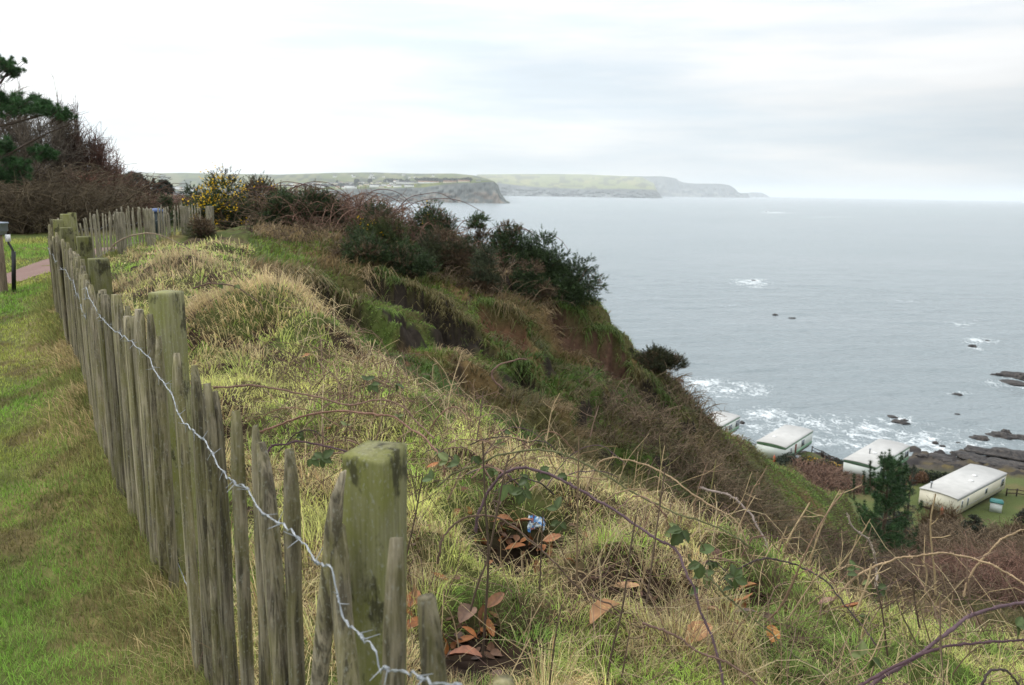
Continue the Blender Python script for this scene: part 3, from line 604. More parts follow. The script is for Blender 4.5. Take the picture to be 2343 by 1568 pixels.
while s_ < FLEN-.1:
    far = s_ > SC-.3
    p, d = fence_at(s_, -.085+g.uniform(-.012, .012)); H = g.normal(1.05 if not far else .90, .035); zg = hz(p[0], p[1]); zt = (0 if not far else min(zg, .42)*.55)+H+(g.uniform(.0, .06))
    le = g.normal(0, .035)+(0.10*math.sin(s_*3) if far and s_ < SC+2.5 else 0)
    top = np.array([p[0]+d[0]*le+g.normal(0, .012), p[1]+d[1]*le, zt]); base = np.array([p[0], p[1], min(zg, .5)-.12])
    w_ = g.uniform(.060, .092) if not far else g.uniform(.050, .078)
    if n_p < 100: mb = MB(); picket_mesh(mb, base, top, w_, .033, d, g, g.random() < .3); mb.build('picket', MAT_PICKET if not far else MAT_FARWOOD, fence); n_p += 1
    else: picket_mesh(pk_rest, base, top, w_, .022, d, g, g.random() < .4)
    s_ += g.uniform(.082, .112) if not far else g.uniform(.125, .185)
tag(pk_rest.build('far_pickets', MAT_FARWOOD, fence), kind='stuff')
POSTS = [(0.42,.30,1.12,.10),(-.250,1.29,1.148,.083),(-1.33,2.97,1.20,.092),(-2.25,4.29,1.20,.10),(-3.32,6.08,1.20,.10),(-4.15,7.33,1.20,.10),(-5.16,8.9,1.20,.10),(-5.88,10.33,1.21,.12),(-6.72,12.0,1.17,.10),(-7.0,14.0,1.12,.12),(-7.2,15.6,1.14,.12),(-7.3,17.5,1.15,.13),(-7.33,19.0,1.13,.15)]
for k, (x, y, zt, w_) in enumerate(POSTS):
    _, d = fence_at(cum[k+1], 0); d = (FP[min(k+2, len(FP)-1)]-FP[k]); d = d/np.linalg.norm(d); zb = hz(x, y)-.15
    if k == 1: d = np.array([.93, -.37])
    if k == 2: d = np.array([.965, -.26])
    ax = np.array([[d[0], d[1], 0], [d[1], -d[0], 0], [0, 0, 1]]).T; gg = rng(k+5); lean = gg.normal(0, .012, 2)
    a = MB(); rows = []; ts = np.concatenate([np.linspace(0, .97, 12), [.992, 1.0]])
    ins = np.concatenate([np.ones(12), [.995], [.97]])
    for t, s in zip(ts, ins):
        z = zb+(zt-zb)*t; c = np.array([x+lean[0]*t, y+lean[1]*t, z]); h = w_*.5*s*(1+gg.normal(0, .008)); ch = h*.972
        q = np.array([(h,ch),(ch,h),(-ch,h),(-h,ch),(-h,-ch),(-ch,-h),(ch,-h),(h,-ch)]); rows.append(c+np.hstack([q, np.zeros((8, 1))])@ax.T)
    V = np.array(rows)
    if k < 4: V[-1, :, 2] += gg.normal(0, .001, 8); V[-1, :, 2] += (.008 if k == 1 else 0)*np.linspace(-1, 1, 8)
    K = len(ts); ix = np.arange(K*8).reshape(K, 8); r2 = np.roll(ix, -1, 1)
    a.add(V.reshape(-1, 3), [np.stack([ix[:-1], r2[:-1], r2[1:], ix[1:]], -1).reshape(-1, 4), ix[-1][None]]); a.build('post', MAT_POST if k < 9 else MAT_FARWOOD, fence)
# wires
MAT_WIRE = M('galvanised wire', (.32,.34,.36), .5, .25, 60, spec=.5); MAT_WIRE.node_tree.nodes['Principled BSDF'].inputs['Metallic'].default_value = .55
WPX = [(1080,1580),(990,1560),(951,1543),(905,1533),(868,1531),(858,1486),(819,1453),(782,1404),(757,1301),(726,1290),(702,1250),(656,1207),(603,1176),(564,1121),(533,1103),(505,1075),(468,1010),(435,980),(408,950),(393,905),(352,845),(342,820),(315,795),(290,775),(262,757),(240,738),(222,712),(205,682),(196,660)]
WP = [fence_hit(u, v, -.118)[0] for u, v in WPX]
s1 = min(np.arange(0, FLEN, .01), key=lambda q: np.linalg.norm(fence_at(q, -.118)[0]-WP[-1][:2]))
def wire(name, pts, r, barb, seed, twist=.0011):
    P = catmull(pts, int(len(pts)*16)); gg = rng(seed); P[:, 2] += .012*(vn(np.arange(len(P))*.35, np.zeros(len(P)), seed)-.5)
    L = np.concatenate([[0], np.cumsum(np.linalg.norm(P[1:]-P[:-1], axis=1))]); n_ = int(L[-1]/.012); q = np.linspace(0, L[-1], n_); P = np.stack([np.interp(q, L, P[:, i]) for i in range(3)], 1)
    ph = q*2*math.pi/.055; T = np.gradient(P, axis=0); T /= np.linalg.norm(T, axis=1, keepdims=True); A_ = np.cross(T, [0, 0, 1.]); B_ = np.cross(A_, T); mb = MB()
    for s in (0, math.pi): mb.tubes(P+twist*(A_*np.cos(ph+s)[:, None]+B_*np.sin(ph+s)[:, None]), np.full(n_, r), 5)
    if barb:
        for x in np.arange(.04, L[-1], .115):
            i = int(np.clip(x/L[-1]*(n_-1), 1, n_-2)); c = P[i]; t = T[i]; a_ = A_[i]; b_ = B_[i]; th = np.linspace(0, 4*math.pi, 16)
            mb.tubes(c+t*np.linspace(-.008, .008, 16)[:, None]+(.0028)*(np.cos(th)[:, None]*a_+np.sin(th)[:, None]*b_), np.full(16, r), 4)
            for sg in (-1, 1):
                dv = gg.normal(size=3); dv -= t*(dv@t); dv /= np.linalg.norm(dv); tip = c+dv*.024+t*sg*.012
                if (tip-c)@np.array([a_[0], a_[1], 0]) > 0 and False: pass
                mb.tubes(np.array([c+t*sg*.007, tip]), np.array([r, r*.5]), 4)
    return mb.build(name, MAT_WIRE, fence, smooth=True)
up = list(WP)
for q in np.arange(s1+.15, FLEN, .22):
    p, _ = fence_at(q, -.112); far = q > SC-.3; up.append(np.array([p[0], p[1], .87+(.0 if not far else .0*min(1, (q-SC)/2))+.02*math.sin(q*7)]))
wire('barbed_wire', up, .00095, True, 3)
lo = []
for q in np.arange(1.2, FLEN, .16):
    p, _ = fence_at(q, -.045); lo.append(np.array([p[0], p[1], max(.10, hz(p[0], p[1])+.10)+.015*math.sin(q*9)+.01*math.sin(q*23)]))
wire('lower_wire', lo, .0009, False, 4, .0011)
# ------------------------------------------------------------------ grass
def blade_mesh(name, P, H, W, ang, lean, C, droop=.0, tri=False, label=None, cat='grass'):
    n_ = len(P); d = np.stack([np.cos(ang), np.sin(ang), np.zeros(n_)], 1); g = rng(n_)
    pa = ang+math.pi/2+g.normal(0, .7, n_); s = np.stack([np.cos(pa), np.sin(pa), np.zeros(n_)], 1)*(W*.5)[:, None]; up = np.array([0, 0, 1.])
    lz = np.cos(np.arctan(lean)); lx = np.sin(np.arctan(lean))
    tip = P+d*(H*lx)[:, None]+up*(H*(lz-droop))[:, None]
    mb = MB()
    if tri:
        V = np.stack([P-s, P+s, tip], 1); mb.add(V.reshape(-1, 3), np.arange(3*n_).reshape(-1, 3), np.repeat(C, 3, 0))
    else:
        mid = P+d*(H*lx*.38)[:, None]+up*(H*(lz*.62+.04))[:, None]
        V = np.stack([P-s, P+s, mid+s*.8, mid-s*.8, tip], 1); i = np.arange(n_)*5
        C5 = np.repeat(C, 5, 0).reshape(n_, 5, 3)*np.array([.8, .8, 1, 1, 1.1])[None, :, None]
        mb.add(V.reshape(-1, 3), [np.stack([i, i+1, i+2, i+3], 1), np.stack([i+3, i+2, i+4], 1)], C5.reshape(-1, 3))
    o = mb.build(name, MAT_GRASS); return tag(o, label, cat, kind='stuff')
def scat(n_, g, a0, a1, r0, r1, pw=1.0):
    a = np.radians(g.uniform(a0, a1, n_)); r = np.exp(np.log(r0)+(np.log(r1)-np.log(r0))*g.uniform(0, 1, n_)**pw); return np.sin(a)*r, np.cos(a)*r, r
def grad(x, y, e=.25):
    return (hz(x+e, y)-hz(x-e, y))/(2*e), (hz(x, y+e)-hz(x, y-e))/(2*e)
g = rng(101)
# mown lawn
x, y, r = scat(230000, g, -46, -8, 2.0, 26, .8); sf = _gs(SFG, x, y); ok = sf < -.03
pd, _, _ = polydist(x, y, PATH); ok &= pd > .6; x, y, r, sf = x[ok], y[ok], r[ok], sf[ok]; n_ = len(x)
H = g.uniform(.016, .046, n_)*(.5+1.1*fbm(x*2.2, y*2.2, 117, 3))*(1+.7*np.exp(-(sf+.1)**2/.05))*np.maximum(1, r/9); W = np.maximum(.0022, .00125*r)
C = np.tile(np.array([.19,.32,.055]), (n_, 1)); C = mixc(C, (.40,.40,.105), sst(.42, .70, fbm(x*.9, y*.9, 111))*.75); C = mixc(C, (.36,.28,.125), sst(.58, .76, fbm(x*2.2, y*2.2, 112))*.5)
C = mixc(C, (.36,.28,.14), np.exp(-(sf+.08)**2/.06)*(.2+.6*g.uniform(0, 1, n_)))
C = mixc(C, (.14,.09,.05), sst(.60, .71, fbm(x*3.6+3, y*3.6, 49, 3))*.6); C *= g.uniform(.5, 1.5, (n_, 1))*(.7+.6*fbm(x*3.5, y*3.5, 114, 3))[:, None]
blade_mesh('lawn_grass', np.stack([x, y, hz(x, y)-.003], 1), H, W, g.uniform(0, 6.28, n_), np.abs(g.normal(.6, .5, n_)), C, tri=True, label='short mown grass of the path verge beside the fence')
# bank of dead grass at the foot of the fence
n_ = 12000; q = np.minimum(1.6+16*g.uniform(0, 1, n_)**1.3, FLEN-.05); off = g.normal(-.12, .10, n_); P = np.array([fence_at(a, b_)[0] for a, b_ in zip(q, off)]); x, y = P[:, 0], P[:, 1]; r = np.hypot(x, y)
C = np.tile(np.array([.48,.38,.19]), (n_, 1)); C = mixc(C, (.20,.24,.06), (fbm(x*2, y*2, 115) > .46)*.85); C *= g.uniform(.55, 1.35, (n_, 1))
blade_mesh('verge_grass', np.stack([x, y, hz(x, y)-.01], 1), g.uniform(.04, .13, n_)*(.5+1.1*fbm(x*2.5, y*2.5, 118)), np.maximum(.0028, .0012*r), g.uniform(2.2, 5.2, n_), np.abs(g.normal(1.4, .8, n_)), C, label='matted dead grass along the foot of the pickets')
# tangled grass of the ledge
def ledge(n_, seed, r0, r1, pw, straw):
    g = rng(seed); x, y, r = scat(n_, g, -38, 62, r0, r1, pw); sf = _gs(SFG, x, y); se = _gs(SEG, x, y); wE_ = _gs(WEG, x, y); so = _gs(SOILG, x, y)
    ok = (sf > .02) & (wE_ < .45) & (so < .4)
    for hp, hr in ((HOL, .33), (HOL2, .26), (G(1690, 1405, -.3), .15), (G(1480, 1362, -.1), .12)): ok &= (np.hypot(x-hp[0], y-hp[1]) > hr*g.uniform(.7, 1.15, n_))
    pat = fbm(x*1.5, y*1.5, 121)+.25*(fbm(x*6, y*6, 122, 2)-.5)
    tus = sum(np.exp(-((x-a)**2+(y-b_)**2)/c**2) for a, b_, c in [(-2.55,8.35,.8),(-3.3,7.6,.5),(-4.6,10.8,.7)])
    sm = np.clip(sst(.485, .60, pat)+tus, 0, 1)
    ok &= (g.uniform(0, 1, n_) < ((.07+.88*sm) if straw else 1.05-.84*sm)) & (g.uniform(0, 1, n_) > .85*sst(.60, .70, fbm(x*2.6, y*2.6, 123))*sst(5, 3, r))
    x, y, r, se, sm, tus = x[ok], y[ok], r[ok], se[ok], sm[ok], tus[ok]; n_ = len(x); cl = fbm(x*5, y*5, 125, 2)
    if straw:
        C = np.tile(np.array([.60,.48,.26]), (n_, 1)); C = mixc(C, (.36,.24,.12), (g.uniform(0, 1, n_) < .35)*1.); C = mixc(C, (.55,.50,.24), (g.uniform(0, 1, n_) < .3)*1.)
        H = g.uniform(.05, .17, n_)*(.6+.8*cl); lean = np.abs(g.normal(2.6, 1.6, n_)); W = np.maximum(.0024, .00086*r); ang = 6.28*fbm(x*1.6, y*1.6, 126)*1.6+g.normal(0, .9, n_); dr = np.clip(g.normal(.25, .2, n_), -.1, .6)*np.minimum(1, lean)
    else:
        C = np.tile(np.array([.37,.52,.10]), (n_, 1)); C = mixc(C, (.60,.60,.20), sst(.36, .60, fbm(x*2.1, y*2.1, 127))); C = mixc(C, (.14,.25,.045), (vn(x*1.7, y*1.7, 128) > .74)*.8)
        H = g.uniform(.035, .105, n_)*(.6+.9*cl); lean = np.abs(g.normal(1.4, 1.0, n_)); W = np.maximum(.0026, .00088*r); ang = g.uniform(0, 6.28, n_); dr = np.clip(g.normal(.1, .15, n_), 0, .5)
    cs_ = .26 if straw else .19; ix_ = np.floor(x/cs_); iy_ = np.floor(y/cs_); cx_ = (ix_+.2+.6*_h(ix_, iy_, 211))*cs_; cy_ = (iy_+.2+.6*_h(ix_, iy_, 212))*cs_; hsh = _h(ix_, iy_, 213)
    rd = np.hypot(x-cx_, y-cy_)/cs_; cm = (g.uniform(0, 1, n_) < .72) & (hsh > .22); ang = np.where(cm, np.arctan2(y-cy_, x-cx_)+g.normal(0, .45, n_), ang); H = H*np.where(cm, np.clip(1.5-1.1*rd, .5, 1.5)*(.6+.8*hsh), .8); lean = np.where(cm, (.25+2.6*rd)*g.uniform(.5, 1.4, n_), lean)
    if straw: ang = np.where(tus > .25, np.arctan2(y-8.25, x+2.5)+g.normal(0, .5, n_), ang); H = H*(1+.9*tus); lean = np.where(tus > .25, g.uniform(.5, 2.2, n_), lean); C = mixc(C, (.52,.39,.21), np.clip(tus, 0, 1)*.7)
    C = C*(.70+.6*_h(ix_, iy_, 214))[:, None]
    C = C*(1+(-.55+1.15*g.uniform(0, 1, (n_, 1))**.8)*(1-.45*sst(4, 10, r))[:, None])*(.72+.56*fbm(x*3.1, y*3.1, 129, 3))[:, None]; k = sst(-.3, .4, se); gx_, gy_ = grad(x, y); dn = np.arctan2(-gy_, -gx_); ang = np.where(g.uniform(0, 1, n_) < k*.7, dn+g.normal(0, .5, n_), ang); H = H*(1+.05*k)*(1+.05*sst(6, 12, r))
    return np.stack([x, y, hz(x, y)-.008], 1), H, W, ang, lean, C, dr
a = ledge(300000, 131, 1.3, 17, .8, False); blade_mesh('ledge_grass', *a[:6], droop=a[6], label='tangled yellow green grass covering the clifftop ledge')
a = ledge(325000, 132, 1.3, 17, .8, True); blade_mesh('straw_grass', *a[:6], droop=a[6], label='dead straw coloured grass matted over the clifftop ledge')
STW = [(*PY(u, v, Y)[:2], r_) for u, v, Y, r_ in [(560,535,18.3,.8),(620,545,18.3,.8),(665,560,18,.6),(780,580,18,.7),(840,585,17.6,.6),(1160,630,18.8,.9),(1230,660,18.8,.7),(640,640,13.6,.8),(760,690,14,.5),(840,640,15.8,.6),(1040,800,14,.7)]]
# rough grass of the slipped headland
def headgrass(n_, seed, kind):
    g = rng(seed); x, y, r = scat(n_, g, -24, 40, 6.0, 36, .75); wE_ = _gs(WEG, x, y); so = _gs(SOILG, x, y); sf = _gs(SFG, x, y)
    ok = (sf > .1) & (wE_ > .35) & (so < .30+.3*g.uniform(0, 1, n_))
    # bare earth and bramble ground towards the right is left to the scrub
    gp = greenp(x, y); sw = np.clip(sum(np.exp(-((x-a)**2+(y-b_)**2)/r_**2) for a, b_, r_ in STW), 0, 1); gr = fbm(x*.55, y*.55, 141)+.22*gp-.25*sw; st = fbm(x*.9, y*.9, 142)
    p_ = sst(.42, .56, gr) if kind == 'green' else sst(.60, .44, gr)*.9+.1
    ok &= g.uniform(0, 1, n_) < p_; x, y, r, st, gr, gp = x[ok], y[ok], r[ok], st[ok], gr[ok], gp[ok]; n_ = len(x)
    gx_, gy_ = grad(x, y); sl = np.hypot(gx_, gy_); dn = np.arctan2(-gy_, -gx_); so2 = _gs(SOILG, x-gx_/(sl+1e-6)*.3, y-gy_/(sl+1e-6)*.3)
    if kind == 'green': C = np.tile(np.array([.070,.120,.022]), (n_, 1)); C = mixc(C, (.115,.115,.034), sst(.4, .6, st)); C = mixc(C, (.18,.26,.05), gp*.8); H = g.uniform(.12, .30, n_)*(1-.55*gp)
    else: C = np.tile(np.array([.110,.092,.038]), (n_, 1)); C = mixc(C, (.21,.15,.075), sst(.46, .64, st)); C = mixc(C, (.10,.10,.032), (vn(x*1.1, y*1.1, 144) > .55)*.8); sp_ = np.clip(sum(np.exp(-((x-a)**2+(y-b_)**2)/r_**2) for a, b_, r_ in STW), 0, 1); C = mixc(C, (.36,.265,.145), sp_*.85); H = g.uniform(.13, .34, n_)*(1-.15*sp_)
    C = C*g.uniform(.55, 1.4, (n_, 1)); H = H*(1+.8*so2)
    ang = dn+g.normal(0, .7, n_); lean = np.abs(g.normal(1.0, .6, n_))+1.2*so2+.8*np.minimum(sl, 1.5); dr = .25*np.minimum(1, sl)+.55*so2
    return np.stack([x, y, hz(x, y)-.01], 1), H, np.maximum(.004, .00135*r), ang, lean, C, dr
a = headgrass(170000, 151, 'green'); blade_mesh('slope_grass', *a[:6], droop=a[6], label='rough green grass hanging over the slipped headland')
a = headgrass(170000, 152, 'dry'); blade_mesh('dry_slope_grass', *a[:6], droop=a[6], label='long brown winter grass drooping down the slipped headland')
g = rng(160); PP, AN = [], []
for (px, s_, L_, k_), pl in zip(SCARPS, SCW):
    n_ = int(330*np.hypot(*(pl[1:]-pl[:-1])[:, :2].T).sum()); q = g.uniform(0, len(pl)-1.001, n_); i = q.astype(int); f = (q-i)[:, None]; b_ = pl[i, :2]*(1-f)+pl[i+1, :2]*f; d = pl[i+1, :2]-pl[i, :2]; d /= np.linalg.norm(d, axis=1, keepdims=True); up_ = np.stack([-d[:, 1], d[:, 0]], 1)
    PP.append(b_+up_*g.normal(.10, .14, (n_, 1))+g.normal(0, .08, (n_, 2))); AN.append(np.arctan2(-up_[:, 1], -up_[:, 0]))
PP = np.concatenate(PP); AN = np.concatenate(AN); n_ = len(PP); x, y = PP[:, 0], PP[:, 1]; zt = np.maximum(hz(x, y), hz(x-np.cos(AN)*.12, y-np.sin(AN)*.12)-.03)
C = np.tile(np.array([.150,.125,.050]), (n_, 1)); C = mixc(C, (.085,.125,.028), sst(.45, .6, fbm(x*1.6, y*1.6, 161))); C = C*g.uniform(.5, 1.5, (n_, 1))
blade_mesh('hanging_grass', np.stack([x, y, zt], 1), g.uniform(.12, .32, n_), np.full(n_, .018), AN+g.normal(0, .45, n_), g.uniform(.8, 2.2, n_), C, droop=g.uniform(.3, .85, n_), label='long grass drooping over the lips of the slip scars')
#PART3
# ------------------------------------------------------------------ gorse
def ground_at(u, v, Y):
    p = PY(u, v, Y); return np.array([p[0], p[1], hz(p[0], p[1])])
def shoots(mb, base, dirs, L, n_, g, col, nl=.06, wd=.012, tipc=1.35):
    """spiny shoots: base (N,3), dirs (N,3), L (N,): n_ needles each"""
    N = len(base); t = g.uniform(.05, 1, (N, n_)); P = base[:, None]+dirs[:, None]*(L[:, None]*t)[..., None]
    d = g.normal(size=(N, n_, 3)); d /= np.linalg.norm(d, axis=2, keepdims=True); d = d+dirs[:, None]*.9; d /= np.linalg.norm(d, axis=2, keepdims=True)
    s = np.cross(d, g.normal(size=(N, n_, 3))); s /= np.linalg.norm(s, axis=2, keepdims=True)
    l_ = nl*g.uniform(.6, 1.3, (N, n_, 1))*(1.15-.6*t[..., None]); V = np.stack([P-s*wd*.5, P+s*wd*.5, P+d*l_], 2).reshape(-1, 3)
    c = np.asarray(col)*g.uniform(.6, 1.4, (N, 1, 1))*(.75+(tipc-.75)*t[..., None]); mb.add(V, np.arange(len(V)).reshape(-1, 3), np.repeat(c.reshape(-1, 3), 3, 0))
def gorse(u, vt, vb, wpx, Y, label, seed, flowers=0.0, col=(.036,.058,.020), n_sh=420, lean=(0, 0), group='gorse bushes along the headland', brown=.18, fside=0, hang=0):
    g = rng(seed); b = PY(u, vb, Y); b[2] = hz(b[0], b[1])-.05; top = PY(u, vt, Y); W = wpx/F*Y*.66; H = max(.3, top[2]-b[2])
    t = thing('gorse_bush', b, label, 'bush', group); mb = MB(); fl = MB(); st = MB(); n_sh = int(n_sh*2.5); nl_ = max(6, int(n_sh/60))
    cs = []
    for k in range(nl_):
        a = g.uniform(0, 6.28); q = g.uniform(0, 1)**.6
        hx = q*W*.72*math.cos(a); hy = q*W*.55*math.sin(a); hh = H*g.uniform(.12, .74)*(1.05-.45*q*q)
        if k == 0: hx, hy, hh = g.uniform(-.1, .1)*W, 0, H*.78
        cs.append((np.array([hx+lean[0]*hh, hy+lean[1]*hh, hh]), g.uniform(.26, .44)*min(W, H)+.06))
    for c, r in cs:
        n_ = int(n_sh/nl_); d = g.normal(size=(n_, 3)); d[:, 2] = np.abs(d[:, 2])*.9-.25; d[:, 1] -= .2; d /= np.linalg.norm(d, axis=1, keepdims=True)
        P = b+c+d*r*g.uniform(.35, 1.0, (n_, 1)); P[:, 2] = np.maximum(P[:, 2], hz(P[:, 0], P[:, 1])-.0)
        dd = d*1.2+np.array([0, 0, .55-hang])+g.normal(0, .3, (n_, 3)); dd /= np.linalg.norm(dd, axis=1, keepdims=True)
        cc_ = np.asarray(col)*g.uniform(.7, 1.35); cc_ = np.where(g.random() < brown, np.array([.105,.072,.042]), cc_)
        shoots(mb, P, dd, g.uniform(.08, .22, n_), 22, g, cc_, .07, max(.008, .0006*Y))
        if flowers and (fside == 0 or c[0]*fside > -W*.35):
            k_ = g.uniform(0, 1, n_) < flowers; Q = P[k_]+dd[k_]*g.uniform(.05, .22, (k_.sum(), 1)); m_ = len(Q)*4; Q = np.repeat(Q, 4, 0)+g.normal(0, .045, (m_, 3))
            a_ = g.normal(size=(m_, 3)); a_ /= np.linalg.norm(a_, axis=1, keepdims=True); b_ = np.cross(a_, g.normal(size=(m_, 3))); b_ /= np.linalg.norm(b_, axis=1, keepdims=True); s = .021
            V = np.stack([Q-a_*s, Q+b_*s, Q+a_*s, Q-b_*s], 1); fl.add(V.reshape(-1, 3), np.arange(4*m_).reshape(m_, 4), np.repeat(np.array([.78,.50,.015])*g.uniform(.75, 1.2, (m_, 1)), 4, 0))
    n_ = 22; tip = np.array([b+cs[g.integers(len(cs))][0]+g.normal(0, .2, 3)*[W, W, .3*H] for _ in range(n_)]); q = np.linspace(0, 1, 6)[None, :, None]
    P = b+(tip-b)[:, None]*q+g.normal(0, .04, (n_, 6, 3))*q; st.tubes(P, np.linspace(.018, .007, 6), 4, (.13,.095,.06))
    st.build('stem', MAT_TWIG, t); mb.build('foliage', MAT_FOL, t)
    if fl.n: tag(fl.build('flower', MAT_FOL, t), kind='stuff')
    return t
gorse(516, 393, 530, 118, 20.3, 'gorse bush covered in bright yellow flowers behind the far end of the fence', 201, .34, n_sh=900, fside=-1)
gorse(440, 415, 500, 70, 23, 'dark gorse mound left of the yellow flowering bush', 202, .0, n_sh=380)
gorse(600, 402, 520, 110, 21, 'gorse mixed with brown brambles just right of the yellow flowering bush', 203, .03, n_sh=520, brown=.35)
gorse(655, 438, 515, 80, 19.5, 'rounded dark gorse crown under the arching bramble whips', 204, n_sh=420)
gorse(722, 430, 515, 84, 19.3, 'dark gorse crown left of the bare brown bramble mass', 205, n_sh=460)
gorse(868, 462, 640, 105, 17.4, 'tall upright gorse standing right of the bare bramble mass', 206, .006, col=(.045,.060,.018), n_sh=720, brown=.25)
gorse(828, 545, 640, 100, 16.4, 'low dark gorse spreading at the foot of the tall upright one', 207, n_sh=460)
gorse(985, 466, 575, 84, 20.3, 'gorse clump with ragged top breaking the far waterline', 208, .01, n_sh=480)
gorse(935, 560, 668, 100, 16.8, 'broad dark gorse overhanging the black slip scar', 209, n_sh=560)
gorse(1096, 478, 590, 46, 20.5, 'thin gorse sprig sticking up alone against the sea', 210, n_sh=190)
gorse(1010, 530, 620, 110, 18.8, 'olive gorse half smothered in dead grass mid slope', 211, col=(.050,.058,.026), n_sh=480, brown=.3)
gorse(1108, 555, 640, 62, 18.2, 'small pale grey green gorse in the middle of the bramble bank', 212, col=(.058,.070,.036), n_sh=300)
gorse(1165, 502, 615, 90, 20.0, 'leafy dark gorse above the pale grey green one', 213, n_sh=560)
gorse(1236, 528, 660, 96, 20.4, 'dense dark gorse near the seaward end of the row', 214, n_sh=680, brown=.05)
gorse(1292, 590, 700, 118, 20.0, 'last dark gorse of the row, leaning out over the drop to the sea', 215, n_sh=820, lean=(.35, 0), brown=.05, hang=.45)
gorse(1215, 600, 690, 70, 18.9, 'low gorse tuft under the dense seaward bushes', 216, n_sh=320, brown=.3)
gorse(1492, 806, 945, 108, 19.8, 'dark rounded bush on the skyline of the steep slope above the surf', 217, col=(.036,.040,.016), n_sh=760, brown=.25)
gorse(462, 520, 556, 46, 17.0, 'small olive bush at the foot of the last fence post', 218, col=(.062,.066,.030), n_sh=170, brown=.3)
gorse(376, 448, 486, 50, 30, 'small dark bush peeping over the middle of the far fence', 219, n_sh=260)
# ------------------------------------------------------------------ bramble thickets and scrub (uncountable twigs)
DEN = {'bramble_thicket': .42, 'slope_scrub': .30, 'lower_scrub': .8}; HSC = {'bramble_thicket': .66, 'slope_scrub': .62}
def thicket(name, disks, seed, label, rmin=.0045, twigs=True):
    g = rng(seed); mb = MB()
    for (u, v, Y, rad, h, n_, col) in disks:
        n_ = int(n_*DEN.get(name, 1)); h = h*HSC.get(name, 1)
        c = PY(u, v, Y); a = g.uniform(0, 6.28, n_); q = np.sqrt(g.uniform(0, 1, n_))*rad; x = c[0]+q*np.cos(a); y = c[1]+q*np.sin(a)*1.0; z = hz(x, y)-.05
        d = g.uniform(0, 6.28, n_); L = g.uniform(.35, 1.0, n_)*h*1.25; hh = g.uniform(.25, 1.0, n_)*h; K = 7; t = np.linspace(0, 1, K)
        cur = g.uniform(.5, 1.5, n_)[:, None]; X = x[:, None]+np.cos(d)[:, None]*L[:, None]*t**1.3+np.cumsum(g.normal(0, .02*h, (n_, K)), 1); Yy = y[:, None]+np.sin(d)[:, None]*L[:, None]*t**1.3+np.cumsum(g.normal(0, .02*h, (n_, K)), 1)
        Z = z[:, None]+hh[:, None]*(np.sin(np.pi*np.minimum(1, t*.5*cur+.02))+.0)
        R = np.maximum(rmin, .00042*Y)*g.uniform(.7, 1.3, (n_, 1))*np.linspace(1.2, .6, K)[None]; C = np.asarray(col)*g.uniform(.5, 1.5, (n_, 1))
        P = np.stack([X, Yy, Z], -1); mb.tubes(P, R, 3, C)
        m_ = n_*2; i = g.integers(0, n_, m_); k = g.integers(2, K-1, m_); b = P[i, k]; dv = g.normal(size=(m_, 3))+[0, 0, .5]; dv *= (h*.30*g.uniform(.3, 1, m_)/np.linalg.norm(dv, axis=1))[:, None]
        tt = np.linspace(0, 1, 4)[None, :, None]; Q = b[:, None]+dv[:, None]*tt+g.normal(0, .012*h, (m_, 4, 3))*tt; mb.tubes(Q, np.full((m_, 4), max(rmin*.7, .00032*Y))*np.linspace(1, .6, 4)[None], 3, C[i]*1.1)
    return tag(mb.build(name, MAT_TWIG), label, 'brambles', kind='stuff')
BR = (.145,.105,.068); RB = (.165,.100,.072); GB = (.135,.115,.068); DK = (.095,.068,.045)
thicket('bramble_thicket', [(580,500,21,1.2,1.5,420,BR),(640,500,20.5,1.2,1.3,420,BR),(700,500,20.5,1.3,1.3,420,BR),(760,520,20,1.4,1.35,620,RB),(800,530,19.5,1.3,1.2,520,RB),(850,520,21,1.3,1.35,420,RB),(930,540,20.5,1.2,1.0,360,RB),(1040,560,20.5,1.4,1.1,520,RB),(1100,570,20.5,1.2,1.0,360,RB),(1000,610,18.8,1.2,.7,380,BR),(1090,625,18.8,1.2,.7,420,BR),(1190,635,19.2,1.2,.8,420,BR),(1180,560,21,1.1,1.0,260,RB),(640,560,18.2,1.0,.6,260,BR),(720,570,17.8,1.0,.6,260,BR)], 301, 'bare brown brambles tangled between the gorse bushes')
thicket('slope_scrub', [(1430,1000,15.5,1.2,.7,260,BR),(1500,1000,16,1.8,.9,700,BR),(1560,1050,16,1.8,1.0,800,BR),(1480,1060,14.5,1.6,.8,600,DK),(1640,1100,16,1.6,.9,700,BR),(1600,1010,19,1.4,1.0,500,BR),(1580,960,20.8,.9,.8,300,BR),(1610,990,20.2,.7,.7,260,BR),(1560,1170,13.5,1.6,.9,700,DK),(1660,1200,14.2,1.6,.9,800,BR),(1740,1245,14.6,1.6,.9,800,BR),(1830,1290,15.4,1.7,.9,800,GB),(1900,1330,16,1.7,.9,800,BR),(1970,1360,17,1.6,.8,600,DK),(1330,985,14.0,1.0,.5,160,BR)], 302, 'brown leafless scrub filling the hollow below the ledge')
